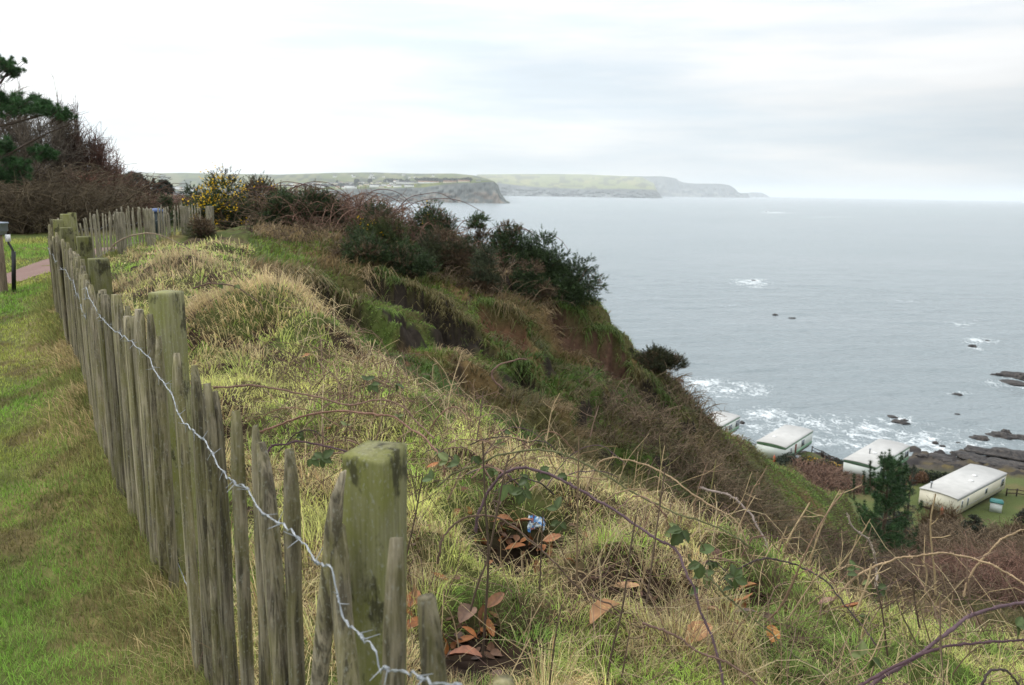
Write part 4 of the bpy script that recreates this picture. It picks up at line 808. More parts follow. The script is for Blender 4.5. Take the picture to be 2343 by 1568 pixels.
thicket('lower_scrub', [(1980,1370,19,1.8,.7,500,DK),(2060,1370,20,2.0,.8,600,BR),(2140,1380,21,2.0,.9,700,BR),(2220,1380,21,2.2,1.0,700,(.15,.085,.065)),(2300,1370,22,2.4,1.1,800,(.155,.085,.062)),(2360,1360,24,2.6,1.2,700,RB),(2140,1330,26,2.4,1.0,420,BR),(2220,1320,29,2.6,1.1,500,BR),(2310,1300,31,2.8,1.3,600,BR),(1880,1150,33,2.6,1.0,500,GB),(1880,1080,108,4,1.7,700,RB),(1925,1090,106,4,1.6,700,RB),(1960,1098,104,3.5,1.6,500,BR),(1900,1105,103,4,1.5,600,RB),(1850,1072,110,3,1.2,300,GB),(1930,1110,52,4.5,1.4,900,RB),(1880,1090,60,4.0,1.4,600,RB),(1975,1130,50,4,1.4,500,RB),(2100,1240,42,3.2,1.4,600,BR),(2180,1250,42,3.2,1.4,600,BR),(2280,1230,44,3.4,1.6,700,BR),(2350,1250,40,3.2,1.6,600,BR)], 303, 'reddish brown winter scrub on the lower slope behind the caravans', .006)
thicket('wood_undergrowth', [(20,545,25.5,1.6,1.7,500,(.105,.080,.050)),(80,545,26,1.7,1.7,600,(.105,.080,.050)),(150,545,27,1.7,1.6,600,(.105,.080,.050)),(210,540,28,1.7,1.5,600,(.105,.080,.050)),(250,530,29,1.5,1.3,500,(.11,.065,.045)),(300,495,36,1.8,.8,400,(.19,.11,.09)),(345,490,40,2.2,.9,500,(.20,.125,.10)),(400,490,40,2.2,.9,500,(.20,.125,.10)),(-40,545,25.5,1.6,1.8,400,(.105,.080,.050)),(40,545,29,2.2,2.4,700,(.105,.080,.050)),(130,545,30,2.2,2.2,700,(.105,.080,.050)),(220,540,32,2.2,2.0,700,(.09,.052,.036))], 304, 'brown undergrowth along the edge of the bare wood')
# long arching whips over the gorse row
g = rng(31)
for k in range(22):
    u = g.uniform(590, 1010) if k < 17 else g.uniform(1100, 1260); vtop = 405+.115*(u-590)+g.uniform(-6, 22) if k < 17 else 500+.25*(u-1100); Y = g.uniform(19.5, 21.5); wd = g.uniform(40, 110)
    e0 = PY(u-wd, vtop+g.uniform(25, 60), Y); tp = PY(u, vtop, Y+g.uniform(-.4, .4)); e1 = PY(u+wd, vtop+g.uniform(15, 60), Y+g.uniform(-.6, .6)); P = catmull([e0, (e0+tp)/2+[0, 0, .16], tp, (e1+tp)/2+[0, 0, .12], e1], 18)
    mb = MB(); mb.tubes(P, np.linspace(.010, .006, 18), 4, (.115,.062,.052)); tag(mb.build('bramble_whip', MAT_TWIG), 'thin brown bramble whip arching over the gorse row', 'bramble', 'whips over the gorse')
# ------------------------------------------------------------------ bare trees of the wood on the left
def bare_tree(u, Y, vt, wpx, label, seed, col, stems=7, whip=0.0, n2=26, n3=7, name='bare_tree'):
    g = rng(seed); b = PY(u, 545, Y); b[2] = hz(b[0], b[1])-.1; H = PY(u, vt, Y)[2]-b[2]; W = wpx/F*Y*.5; t = thing(name, b, label, 'tree', 'bare trees of the clifftop wood'); tr = MB(); cr = MB(); C0 = np.asarray(col)
    K = 9; q = np.linspace(0, 1, K); a = np.linspace(0, 6.28, stems, endpoint=False)+g.normal(0, .4, stems); sp = W*g.uniform(.2, .85, stems); hh = H*g.uniform(.62, 1.0, stems)
    P = np.stack([b[0]+np.cos(a)[:, None]*sp[:, None]*q**1.2, b[1]+np.sin(a)[:, None]*sp[:, None]*q**1.2*.8, b[2]+hh[:, None]*q**.9], -1)+np.cumsum(g.normal(0, .035*H/5, (stems, K, 3)), 1)*q[None, :, None]
    R = np.linspace(.075, .015, K)[None]*g.uniform(.7, 1.2, (stems, 1))*H/5; tr.tubes(P, R, 5, C0*1.25)
    def sub(P, n_, L, k0, up, R0, out, jit=.10, kk=6):
        N, K = P.shape[:2]; m = N*n_; i = np.repeat(np.arange(N), n_); f = g.uniform(k0, .98, m)*(K-1); k = f.astype(int); w_ = (f-k)[:, None]; B_ = P[i, k]*(1-w_)+P[i, np.minimum(k+1, K-1)]*w_
        T = P[i, np.minimum(k+1, K-1)]-P[i, k]; T /= np.linalg.norm(T, axis=1, keepdims=True)+1e-9; d = T*.6+g.normal(0, .75, (m, 3))+[0, 0, up]; d /= np.linalg.norm(d, axis=1, keepdims=True); l_ = L*g.uniform(.35, 1.1, m)
        q = np.linspace(0, 1, kk); Q = B_[:, None]+d[:, None]*(l_[:, None]*q)[..., None]+np.cumsum(g.normal(0, jit*L/kk, (m, kk, 3)), 1); Q[..., 2] += (up*.35*l_)[:, None]*q**2
        out.tubes(Q, np.linspace(1, .55, kk)[None]*np.maximum(R0, .00028*Y)*np.ones((m, 1)), 3, C0*g.uniform(.55, 1.5, (m, 1))); return Q
    Q = sub(P, n2, H*.30, .12, .35, .016, cr); Q2 = sub(Q, n3, H*.15, .2, .25, .009, cr); 
    if whip: 
        n_ = int(whip); i = g.integers(0, stems, n_); B_ = P[i, K-1-g.integers(0, 3, n_)]; l_ = H*g.uniform(.15, .42, n_); q = np.linspace(0, 1, 6); Q = B_[:, None]+np.stack([g.normal(0, .07, (n_, 1))*l_[:, None]*q, g.normal(0, .07, (n_, 1))*l_[:, None]*q, l_[:, None]*q], -1)
        cr.tubes(Q, np.linspace(.018, .006, 6)[None]*np.ones((n_, 1)), 3, C0*.9); sub(Q, 5, H*.07, .2, .9, .007, cr, kk=4)
    tr.build('trunk', MAT_TWIG, t); cr.build('crown', MAT_TWIG, t); return t
BT = [(-20,31,215,150,'bare brown tree at the very edge of the wood, behind the pine boughs',(.085,.066,.050)),(50,33,235,150,'bare tree with dense brown twigs below the pine boughs',(.080,.062,.045)),(120,32,262,140,'bare grey brown tree under the tip of the long pine bough',(.095,.078,.060)),
      (178,33,285,110,'bare tree with tall straight shoots rising clear of the pine',(.078,.052,.040)),(228,34,315,100,'bare reddish tree with upright whips near the end of the wood',(.098,.055,.042)),(272,36,370,84,'last and lowest bare tree of the wood, with a few pale whips',(.105,.056,.044)),
      (205,30,415,120,'low rust coloured bush tree in front of the tall whips',(.125,.056,.040)),(90,28.5,380,150,'bare shrub tree with pale spreading branches at the front of the wood',(.088,.070,.052)),(10,28,390,130,'dark bare shrub tree above the wooden post',(.068,.052,.036)),(150,29,400,130,'tangled brown shrub tree behind the near fence corner',(.085,.058,.042))]
BT = [(*q[:5], tuple(1.45*x for x in q[5])) for q in BT]
for k, (u, Y, vt, wp, lb, c) in enumerate(BT): bare_tree(u, Y, vt, wp, lb, 400+k, c, stems=8, whip=(26, 26, 30, 60, 50, 24, 0, 0, 0, 0)[k], n2=36, n3=9)
# pale spreading limbs visible in front of the wood
g = rng(66)
# ------------------------------------------------------------------ pine boughs reaching in from the left
def tuft(mb, c, r, n_, g, col, wd=.012, up=.4):
    d = g.normal(size=(n_, 3)); d[:, 2] += up; d /= np.linalg.norm(d, axis=1, keepdims=True); s = np.cross(d, g.normal(size=(n_, 3))); s /= np.linalg.norm(s, axis=1, keepdims=True)
    l_ = r*g.uniform(.55, 1.1, (n_, 1)); P = c+d*l_*.12; V = np.stack([P-s*wd*.5, P+s*wd*.5, c+d*l_], 1); mb.add(V.reshape(-1, 3), np.arange(3*n_).reshape(-1, 3), np.repeat(np.asarray(col)*g.uniform(.55, 1.5, (n_, 1)), 3, 0))
pb = PY(-75, 545, 26); pb[2] = hz(pb[0], pb[1])-.1
pine = thing('pine_tree', pb, 'tall pine at the left edge with long boughs of dark green needles', 'tree')
tr = MB(); cr = MB(); br = MB(); PT = PY(-75, 90, 26)
tr.tubes(catmull([pb, pb+[.1, 0, 2.5], (pb+PT)/2+[-.1, 0, .6], PT], 14), np.linspace(.20, .06, 14), 9, (.12,.085,.06)); tr.build('trunk', M('pine bark', (.12,.085,.06), .95, .5, 12, .6, (1, 1, .3)), pine)
BO = [([(-70,300),(20,285),(110,262),(160,268)],[(0,232,.34),(22,228,.36),(45,236,.36),(62,246,.34),(85,250,.32),(100,244,.28),(30,252,.3),(112,254,.26),(126,258,.24),(140,262,.22),(152,267,.18),(70,232,.2),(10,246,.34),(-20,235,.4),(96,236,.2),(143,254,.18)]),
      ([(-70,220),(-10,200),(15,170),(34,158)],[(8,148,.22),(0,140,.24),(30,158,.24),(36,150,.20),(24,166,.2),(-10,150,.3),(14,160,.2)]),
      ([(-70,420),(10,360),(90,315),(160,285)],[(-8,330,.34),(8,338,.30),(20,332,.2)]),
      ([(-70,470),(0,440),(60,420),(110,355)],[(104,346,.24),(92,352,.24),(116,352,.2),(84,346,.2),(110,360,.22)]),
      ([(-70,460),(-10,420),(40,385)],[(5,378,.34),(22,388,.34),(38,372,.28),(50,384,.26),(12,400,.3),(-12,385,.36),(0,420,.3),(30,402,.28),(-10,470,.3),(8,455,.25),(40,425,.2)])]
g = rng(71)
for px, tf in BO:
    br.tubes(catmull([PY(u, v, 26+.2*i) for i, (u, v) in enumerate(px)], 14), np.linspace(.055, .012, 14), 5, (.075,.055,.042))
    for (u, v, r) in tf:
        for j in range(11):
            c = PY(u, v, 26.3)+g.normal(0, 1, 3)*np.array([r*.6, r*1.1, r*.40]); tuft(cr, c, r*.70, 130, g, np.array([.048,.110,.036])*g.uniform(.6, 1.3), .014, .5); br.tubes(np.array([c-[.25, 0, .18], c]), np.array([.012, .006]), 3, (.075,.055,.042))
br.build('bough', MAT_TWIG, pine); cr.build('crown', MAT_FOL, pine)
# evergreens beyond the fence
def evergreen(u, vt, vb, wpx, Y, label, seed, cone, col=(.030,.045,.030)):
    g = rng(seed); b = PY(u, vb, Y); H = PY(u, vt, Y)[2]-b[2]; W = wpx/F*Y*.5; t = thing('evergreen_tree', b, label, 'tree'); a = MB(); a.tubes(np.array([b-[0, 0, .5], b+[0, 0, H*.9]]), np.array([.12, .03]), 6, (.08,.06,.045)); a.build('trunk', MAT_TWIG, t); mb = MB()
    for k in range(90 if cone else 120):
        f = g.uniform(.05, 1); rr_ = W*((1-f)**.8 if cone else math.sqrt(max(.05, 1-(2*f-1)**2))); an = g.uniform(0, 6.28); q = g.uniform(.4, 1); c = b+[math.cos(an)*rr_*q, math.sin(an)*rr_*q, H*f]
        tuft(mb, c, W*(.20 if cone else .30), 60, g, col, .0009*Y, .2)
    mb.build('crown', MAT_FOL, t)
evergreen(308, 398, 450, 70, 46, 'rounded dark evergreen at the end of the wood', 501, False, (.040,.045,.030))
evergreen(354, 409, 452, 34, 62, 'small pointed conifer beyond the far fence, the left one of the pair', 502, True)
evergreen(377, 414, 452, 40, 60, 'bushier dark conifer beside the small pointed one', 503, False, (.028,.042,.034))
evergreen(382, 455, 490, 44, 38, 'low dark evergreen in front of the reddish scrub', 504, False, (.034,.046,.032))
# shed and bin seen over the far fence
p = PY(281, 484, 44); sh = thing('shed', p-[0, 0, .3], 'little timber shed with a tiled roof half hidden behind the far fence', 'shed')
a = MB(); a.box(p+[0, .9, .05], (1.25, 1.8, .9), None); a.build('wall', M('shed boards', (.30,.19,.12), .9, .3, 6), sh)
a = MB(); z = p[2]+.5; a.add([p+[-.75,-.1,.45], p+[.75,-.1,.45], p+[.75,1.9,.45], p+[-.75,1.9,.45], p+[0,-.1,.9], p+[0,1.9,.9]], [[[0,4,5,3],[1,2,5,4],[0,3,2,1]], [[0,1,4],[3,5,2]]]); a.build('roof', M('shed tiles', (.34,.25,.17), .9, .3, 6), sh)
p = PY(359, 505, 24); bn = thing('litter_bin', np.array([p[0], p[1], hz(p[0], p[1])]), 'round litter bin with a blue lid just behind the far fence', 'bin'); q = ORG[bn.name]; zt = PY(359, 477, 24)[2]; hgt = zt-q[2]
a = MB(); a.tubes(q+np.array([[0,0,0],[0,0,hgt*.5],[0,0,hgt*.88]]), np.array([.17,.18,.19]), 16, None, True); a.build('body', M('bin green', (.03,.04,.045), .5, .1), bn)
a = MB(); a.tubes(q+np.array([[0,0,hgt*.86],[0,0,hgt*.93],[0,0,hgt*.99],[0,0,hgt]]), np.array([.215,.21,.13,.04]), 16, None, True); a.build('lid', M('bin blue', (.07,.11,.24), .45, .1), bn)
# ------------------------------------------------------------------ wooden post with metal box on the lawn
p = G(8, 678, .01); po = thing('wooden_post', p, 'wooden post topped by a grey metal box, with a black cable tube beside it', 'post'); wd = .145; d_ = .13
zt = PY(8, 538, p[1])[2]
ax = np.array([[.98,-.2,0],[.2,.98,0],[0,0,1]]).T
a = MB(); V = []; 
for z, s in ((-.1, 1), (zt*.5, 1), (zt-.004, 1), (zt, .98)):
    for x_, y_ in ((.5,.42),(.42,.5),(-.42,.5),(-.5,.42),(-.5,-.42),(-.42,-.5),(.42,-.5),(.5,-.42)): V.append(p+np.array([-.03, 0, 0])+ax@np.array([x_*wd*s, y_*d_*s, 0])+[0, 0, z-p[2]])
ix = np.arange(32).reshape(4, 8); r2 = np.roll(ix, -1, 1); a.add(V, [np.stack([ix[:-1], r2[:-1], r2[1:], ix[1:]], -1).reshape(-1, 4), ix[-1][None]]); a.build('post_shaft', M_wood('plain post wood', (.34,.26,.19), (.26,.21,.15), .4, .15), po)
zb = PY(8, 511, p[1])[2]; a = MB(); c = p+np.array([-.03, 0, 0]); w2, d2 = .25, .22
V = [c+ax@np.array([x_*w2*.5*s, y_*d2*.5*s, 0])+[0, 0, z-p[2]] for z, s in ((zt+.003, .86), (zt+.05, .9), (zt+.052, 1), (zb-.01, 1.02), (zb-.008, 1.08), (zb+.012, 1.08)) for x_, y_ in ((-1,-1),(1,-1),(1,1),(-1,1))]
ix = np.arange(24).reshape(6, 4); r2 = np.roll(ix, -1, 1); a.add(V, [np.stack([ix[:-1], r2[:-1], r2[1:], ix[1:]], -1).reshape(-1, 4), ix[-1][None], ix[0][None, ::-1]]); a.build('metal_box', M('painted steel', (.30,.35,.42), .45, .12, 10, spec=.5), po)
a = MB(); cp = catmull([PY(19,535,p[1]), PY(18,552,p[1]), PY(23,562,p[1]), PY(29,573,p[1]), PY(31,588,p[1])], 14); a.tubes(cp, np.full(14, .016), 8, (.03,.03,.03)); a.build('cable', M('black rubber', (.02,.02,.022), .5, .2), po)
zz = PY(31, 576, p[1]); zb_ = PY(31.5, 668, p[1]); zb_[2] = min(zb_[2], hz(zb_[0], zb_[1])-.02); a = MB(); a.tubes(np.array([zz, zb_]), np.array([.028, .028]), 12, None, True); a.build('tube', M('black plastic', (.012,.012,.013), .4, .2), po)
a = MB(); a.box(PY(19, 545, p[1])+[0, -.01, 0], (.045, .05, .10), ax); a.build('bracket', M('white plastic', (.7,.7,.7), .5, .1), po)
# ------------------------------------------------------------------ static caravans by the shore
MAT_ROOF = M('caravan roof', (.44,.43,.41), .6, .10, .8, .1); MAT_CWALL = M('caravan white', (.66,.70,.66), .6, .05, 1.2); MAT_CCREAM = M('caravan cream', (.66,.62,.50), .6, .05, 1.2); MAT_GREEN = M('caravan green', (.19,.33,.22), .6, .1, 2)
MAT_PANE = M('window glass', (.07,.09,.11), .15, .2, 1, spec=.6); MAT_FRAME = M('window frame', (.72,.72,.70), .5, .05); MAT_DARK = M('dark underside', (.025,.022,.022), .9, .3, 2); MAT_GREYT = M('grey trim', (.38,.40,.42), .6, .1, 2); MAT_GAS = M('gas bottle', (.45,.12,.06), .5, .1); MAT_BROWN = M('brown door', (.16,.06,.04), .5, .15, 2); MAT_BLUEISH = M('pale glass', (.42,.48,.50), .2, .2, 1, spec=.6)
def caravan(Bp, Cp, Wd, wall, trim, label, skirt, wins, door, vents, flue=None, ground=-38.1, ze=-35.5, endband=True, lowband=True):
    Bp, Cp = np.array(Bp[:2]), np.array(Cp[:2]); L = np.linalg.norm(Cp-Bp); ex = (Cp-Bp)/L; ey = np.array([-ex[1], ex[0]]); AX = np.array([[ex[0], ey[0], 0],[ex[1], ey[1], 0],[0,0,1.]])
    H = ze-ground; zf = .42; o = np.array([*(Bp), ground]); t = thing('static_caravan', o, label, 'caravan', 'static caravans along the shore'); W = lambda x, y, z: o+AX@np.array([x, y, z])
    def bx(x0, x1, y0, y1, z0, z1, nm, m, par=None):
        a = MB(); a.box(W((x0+x1)/2, (y0+y1)/2, (z0+z1)/2), (abs(x1-x0), abs(y1-y0), abs(z1-z0)), AX); return a.build(nm, m, par or t)
    ar = lambda y: .17*(1-(2*y/Wd-1)**2)
    ys = np.linspace(0, Wd, 13); a = MB(); V = []
    for x in (0, L):
        V += [W(x, 0, zf), *[W(x, y, H+ar(y)-.03) for y in ys], W(x, Wd, zf)]
    n_ = 15; q = [[i, i+1, n_+i+1, n_+i] for i in range(n_-1)]+[[n_-1, 0, n_, 2*n_-1]]; a.add(V, [q, [list(range(n_))[::-1]], [list(range(n_, 2*n_))]]); a.build('body', wall, t)
    a = MB(); V = []
    for x in (-.10, L+.10):
        V += [W(x, y*(1+.09/Wd*2)-.09, H+ar(y)) for y in ys]+[W(x, y*(1+.09/Wd*2)-.09, H+ar(y)+.07) for y in ys]
    k = 13; q = []
    for i in range(k-1): q += [[i, i+1, 2*k+i+1, 2*k+i], [k+i, 3*k+i, 3*k+i+1, k+i+1], [i, k+i, k+i+1, i+1], [2*k+i, 2*k+i+1, 3*k+i+1, 3*k+i]]
    q += [[0, 2*k, 3*k, k], [k-1, 2*k-1, 4*k-1, 3*k-1]]; a.add(V, q); a.build('roof', MAT_ROOF, t)
    bx(0, L, -.012, .0, H-.30, H-.06, 'fascia', trim)
    if lowband: bx(0, L, -.012, 0, .5, .98, 'lower_band', trim)
    else: bx(0, L, -.012, 0, .98, 1.03, 'trim_line', trim); bx(-.012, 0, 0, Wd, .98, 1.03, 'trim_line', trim)
    if endband:
        a = MB(); yy = np.linspace(0, Wd, 9); V = [W(-.014, y, H-.34) for y in yy]+[W(-.014, y, H+ar(y)-.05) for y in yy]+[W(0, y, H-.34) for y in yy]+[W(0, y, H+ar(y)-.05) for y in yy]
        a.add(V, [[i+1, i, 9+i, 10+i] for i in range(8)]+[[i, i+1, 19+i, 18+i] for i in range(8)]); a.build('end_band', trim, t)
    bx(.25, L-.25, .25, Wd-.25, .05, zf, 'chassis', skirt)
    for f, w_, z0, z1 in wins:
        fr = bx(f*L-.08, f*L+w_*1.25+.08, -.04, -.001, z0-.14, z1+.08, 'window', MAT_FRAME); bx(f*L, f*L+w_*1.25, -.046, -.038, z0-.06, z1, 'pane', MAT_PANE if w_ > .3 else MAT_PANE, fr)
        if w_ > .8: bx(f*L+w_*.45, f*L+w_*.5, -.05, -.045, z0, z1, 'mullion', MAT_FRAME, fr)
    if door is not None:
        d0 = bx(door*L, door*L+.75, -.035, -.001, .55, H-.45, 'door', MAT_BROWN if trim is MAT_GREEN else MAT_CCREAM); bx(door*L+.60, door*L+.66, -.06, -.035, 1.35, 1.5, 'handle', MAT_GREYT, d0)
    for (fx, fy) in vents: bx(fx*L-.32, fx*L+.32, fy*Wd-.25, fy*Wd+.25, H+ar(fy*Wd)+.05, H+ar(fy*Wd)+.17, 'roof_vent', MAT_FRAME)
    if door is not None: bx(door*L-.1, door*L+.9, -.75, -.06, .05, .32, 'door_step', MAT_GREYT)
    a = MB(); c = W(-.35, Wd*.32, 0); a.tubes(np.array([c, c+[0,0,.1], c+[0,0,.95], c+[0,0,1.08], c+[0,0,1.2]]), np.array([.16,.18,.18,.08,.05]), 12, None, True); a.build('gas_bottle', MAT_GAS, t)
    if flue: a = MB(); c = W(flue[0]*L, flue[1]*Wd, H+.1); a.tubes(np.array([c, c+[0,0,.75], c+[0,0,.76], c+[0,0,.95]]), np.array([.09,.09,.16,.16]), 10, None, True); a.build('flue', MAT_GREYT, t)
    return t
ZE = -35.5
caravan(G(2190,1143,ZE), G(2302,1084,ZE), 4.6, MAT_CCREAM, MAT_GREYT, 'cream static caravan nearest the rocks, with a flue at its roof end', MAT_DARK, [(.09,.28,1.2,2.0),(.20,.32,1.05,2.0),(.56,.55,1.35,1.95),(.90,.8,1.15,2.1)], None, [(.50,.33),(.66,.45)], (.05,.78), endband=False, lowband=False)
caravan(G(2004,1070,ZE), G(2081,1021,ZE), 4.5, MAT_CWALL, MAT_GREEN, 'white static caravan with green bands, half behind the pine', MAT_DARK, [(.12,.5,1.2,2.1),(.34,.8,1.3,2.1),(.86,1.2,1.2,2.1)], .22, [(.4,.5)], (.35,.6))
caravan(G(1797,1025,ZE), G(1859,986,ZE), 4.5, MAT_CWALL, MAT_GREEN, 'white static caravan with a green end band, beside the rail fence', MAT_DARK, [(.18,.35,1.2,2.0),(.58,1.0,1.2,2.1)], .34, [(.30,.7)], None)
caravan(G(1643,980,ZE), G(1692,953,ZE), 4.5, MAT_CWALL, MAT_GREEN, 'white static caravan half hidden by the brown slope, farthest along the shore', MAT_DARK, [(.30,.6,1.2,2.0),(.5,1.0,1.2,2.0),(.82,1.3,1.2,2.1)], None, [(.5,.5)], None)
def hp(u, v, z=-38.0):
    p = G(u, v, z); return np.array([p[0], p[1], hz(p[0], p[1])])
p = hp(2277, 1166); st = thing('storage_box', p, 'pale storage box with a teal lid beside the cream caravan', 'storage box'); AXB = np.array([[.84,-.54,0],[.54,.84,0],[0,0,1.]]).T
a = MB(); a.box(p+[0,0,.62], (1.35, .95, 1.3), AXB); a.build('body', M('pale plastic', (.60,.64,.62), .6, .06), st); a = MB(); V = [p+AXB@np.array([x_*s, y_*s*.75, z]) for z, s in ((1.275, .78), (1.36, .78), (1.58, .6)) for x_, y_ in ((-1,-1),(1,-1),(1,1),(-1,1))]
ix = np.arange(12).reshape(3, 4); r2 = np.roll(ix, -1, 1); a.add(V, [np.stack([ix[:-1], r2[:-1], r2[1:], ix[1:]], -1).reshape(-1, 4), ix[-1][None], ix[0][None, ::-1]]); a.build('lid', M('teal plastic', (.03,.14,.13), .5, .1), st)
MAT_RAIL = M('dark rail wood', (.040,.028,.022), .9, .3, 5)
def rail_fence(pts, label, name='rail_fence', pick=None):
    t = thing(name, hp(*pts[0]), label, 'fence'); P = [hp(*q) for q in pts]
    for q in P: a = MB(); a.box(q+[0,0,.5], (.13,.13,1.2)); a.build('post', MAT_RAIL, t)
    for q0, q1 in zip(P[:-1], P[1:]):
        for z in (.45, .95): a = MB(); a.tubes(np.array([q0+[0,-.09,z], q1+[0,-.09,z]]), np.array([.06,.06]), 4, None, True); a.build('rail', MAT_RAIL, t)
        if pick:
            L = np.linalg.norm(q1-q0)
            for f in np.arange(.12, L, .26): a = MB(); a.box(q0+(q1-q0)*f/L+[0,-.17,.55], (.13,.03,1.05)); a.build('pale', MAT_RAIL, t)
rail_fence([(1688,1004),(1714,1009),(1748,1013),(1768,1017)], 'dark rail fence between the two farther caravans')
rail_fence([(1858,1020),(1880,1026)], 'short dark rail fence right of the green banded caravan')
rail_fence([(1883,1026),(1912,1034),(1940,1042)], 'dark close boarded picket fence near the shore hedge', 'shore_fence', True)
rail_fence([(2302,1130),(2325,1132),(2352,1136)], 'rail fence at the picture edge behind the cream caravan')
def bush(u, v, wpx, hpx, label, seed, col, z=-38., n_=1500, leaf=.09, name='garden_bush', grp=None, long=None, sq=1.):
    p = hp(u, v, z); g = rng(seed); s = p[1]/F; t = thing(name, p, label, 'bush' if name != 'hedge' else 'hedge', grp); mb = MB(); R = wpx*s*.5; H = hpx*s*1.15
    if long is None:
        for k in range(7): c = p+np.array([g.uniform(-.45,.45)*R, g.uniform(-.4,.4)*R, H*g.uniform(.3, .62)]); leafball(mb, c, (R*.6, R*.6, H*.42), n_//7, g, np.asarray(col)*g.uniform(.8, 1.25), leaf)
    else:
        q = hp(*long); m_ = 12
        for k in range(m_): c = p+(q-p)*k/(m_-1)+np.array([0, 0, H*.5])+g.normal(0, .1, 3); leafball(mb, c, (1.1, .9, H*.55), n_//m_, g, np.asarray(col)*g.uniform(.8, 1.25), leaf)
    mb.build('foliage', MAT_FOL, t); a = MB(); a.tubes(p[None, None]+np.array([[[0,0,-.2],[.1*i-.1,.05*i,H*.6]] for i in range(4)]), np.full((4, 2), .05), 4, (.08,.06,.04)); a.build('stem', MAT_TWIG, t); return t
bush(2078, 1092, 30, 26, 'long dark clipped hedge between the two nearest caravans and the rocks', 601, (.022,.032,.016), n_=5200, name='hedge', long=(2188, 1098))
bush(1918, 1044, 30, 16, 'low dark hedge beside the close boarded fence', 602, (.022,.034,.022), n_=1500, name='hedge', long=(1972, 1044))
bush(2062, 1116, 26, 30, 'russet rounded bush, leftmost of three by the clipped hedge', 603, (.135,.075,.042))
bush(2091, 1104, 24, 26, 'russet rounded bush in the middle of three by the clipped hedge', 604, (.135,.070,.040))
bush(2112, 1101, 32, 30, 'largest russet rounded bush, next to the cream caravan', 605, (.140,.078,.042))
bush(2076, 1096, 24, 18, 'small green bush among the russet ones', 606, (.055,.085,.030))
for k, (u, v, w_, h_, lb) in enumerate([(1795,1058,55,26,'grey green shrub against the end of the green banded caravan'),(1850,1064,60,26,'gorse with scattered yellow flowers below the caravan lawn'),(1895,1066,60,24,'dark gorse flecked with yellow in the middle of the bank below the lawn'),(1938,1064,50,24,'olive gorse with yellow flowers nearest the half hidden caravan')]):
    t = bush(u, v, w_, h_, lb, 610+k, ((.050,.064,.042),(.045,.052,.022),(.040,.045,.020),(.050,.052,.022))[k], -37.5, 2200, .10, 'shore_gorse' if k else 'garden_bush', 'gorse bank below the caravans' if k else None)
    if k:
        a = MB(); g = rng(90+k); p = ORG[t.name]; n_ = 60; s = p[1]/F; leafball(a, p+[0, -.2, h_*s*.65], (w_*s*.42, w_*s*.4, h_*s*.5), 70, g, (.60,.40,.02), .11); tag(a.build('flower', MAT_FOL, t), kind='stuff')
# conifers on the lower slope
pb = PY(2008, 1310, 38); pb[2] = hz(pb[0], pb[1])-.2; zt = PY(2003, 1042, 38)[2]; H = zt-pb[2]; g = rng(640)
pn = thing('pine_tree', pb, 'young bushy pine below the ledge, in front of the half hidden caravan', 'tree'); tr = MB(); cr = MB(); brn = MB()
tr.tubes(np.array([pb, pb+[.05,0,H*.5], pb+[-.1,0,H*.97]]), np.array([.13,.09,.03]), 8, (.10,.07,.05)); tr.build('trunk', MAT_TWIG, pn)
for lv in range(11):
    f = .10+.80*lv/10; R = (2.15*(1-f)**.72+.16)*g.uniform(.75, 1.1)
    for k in range(11 if f < .7 else 7):
        if g.random() < .28: continue
        an = k*6.283/(11 if f < .7 else 7)+g.uniform(-.4, .4); q = R*g.uniform(.65, 1.1); b0 = pb+[0,0,H*f]; tip = b0+[math.cos(an)*q, math.sin(an)*q, .35*q+.1]; brn.tubes(np.array([b0, (b0+tip)/2+[0,0,-.05], tip]), np.array([.035,.025,.012]), 4, (.09,.065,.045))
        for j in range(6): c = b0+(tip-b0)*(.35+.65*j/5)+g.normal(0, .10, 3); tuft(cr, c, .30, 56, g, np.array([.055,.115,.040])*g.uniform(.7, 1.25), .022, .6)
        for j in range(3): c = tip+[0, 0, .16*j]; tuft(cr, c, .20, 45, g, (.036,.074,.030), .02, 1.4)
for j in range(10): tuft(cr, pb+[-.1, 0, H*(.88+.012*j)], .22, 45, g, (.034,.068,.028), .02, 1.2)
for (u, vt, vb) in ((1990,1058,1090),(2020,1055,1092),(1953,1088,1120),(1976,1082,1110),(2036,1085,1115)):
    for j in range(6): tuft(cr, PY(u, vt+(vb-vt)*j/5, 37.6), .2, 55, g, (.036,.072,.030), .02, 1.2)
    brn.tubes(np.array([PY(u, vb+22, 37.8), PY(u, vt, 37.6)]), np.array([.03,.012]), 4, (.09,.065,.045))
brn.build('bough', MAT_TWIG, pn); cr.build('crown', MAT_FOL, pn)
def spruce(u, vt, vb, Y, R, label, seed, col, dens=1.):
    g = rng(seed); b = PY(u, vb, Y); zt = PY(u, vt, Y)[2]; b[2] = min(b[2], hz(b[0], b[1])); H = zt-b[2]; t = thing('spruce_tree', b, label, 'tree'); a = MB(); a.tubes(np.array([b, b+[0,0,H]]), np.array([.11,.015]), 6, (.09,.07,.05)); a.build('trunk', MAT_TWIG, t); mb = MB(); tw = MB()
    for k in range(int(150*dens)):
        f = g.uniform(.08, .97); an = g.uniform(0, 6.28); q = R*(1-f)**.75+.08; b0 = b+[0,0,H*f]; tip = b0+[math.cos(an)*q, math.sin(an)*q, -.05*q+.05]; tw.tubes(np.array([b0, tip]), np.array([.018,.006]), 3, (.08,.06,.045))
        for j in range(4): tuft(mb, b0+(tip-b0)*(.3+.7*j/3), .17, int(34*min(1, dens)), g, col, .02, .1)
    tw.build('bough', MAT_TWIG, t); mb.build('crown', MAT_FOL, t)
spruce(2043, 1082, 1190, 44, 1.45, 'blue grey spruce tucked behind the young bushy pine', 651, (.055,.075,.066))
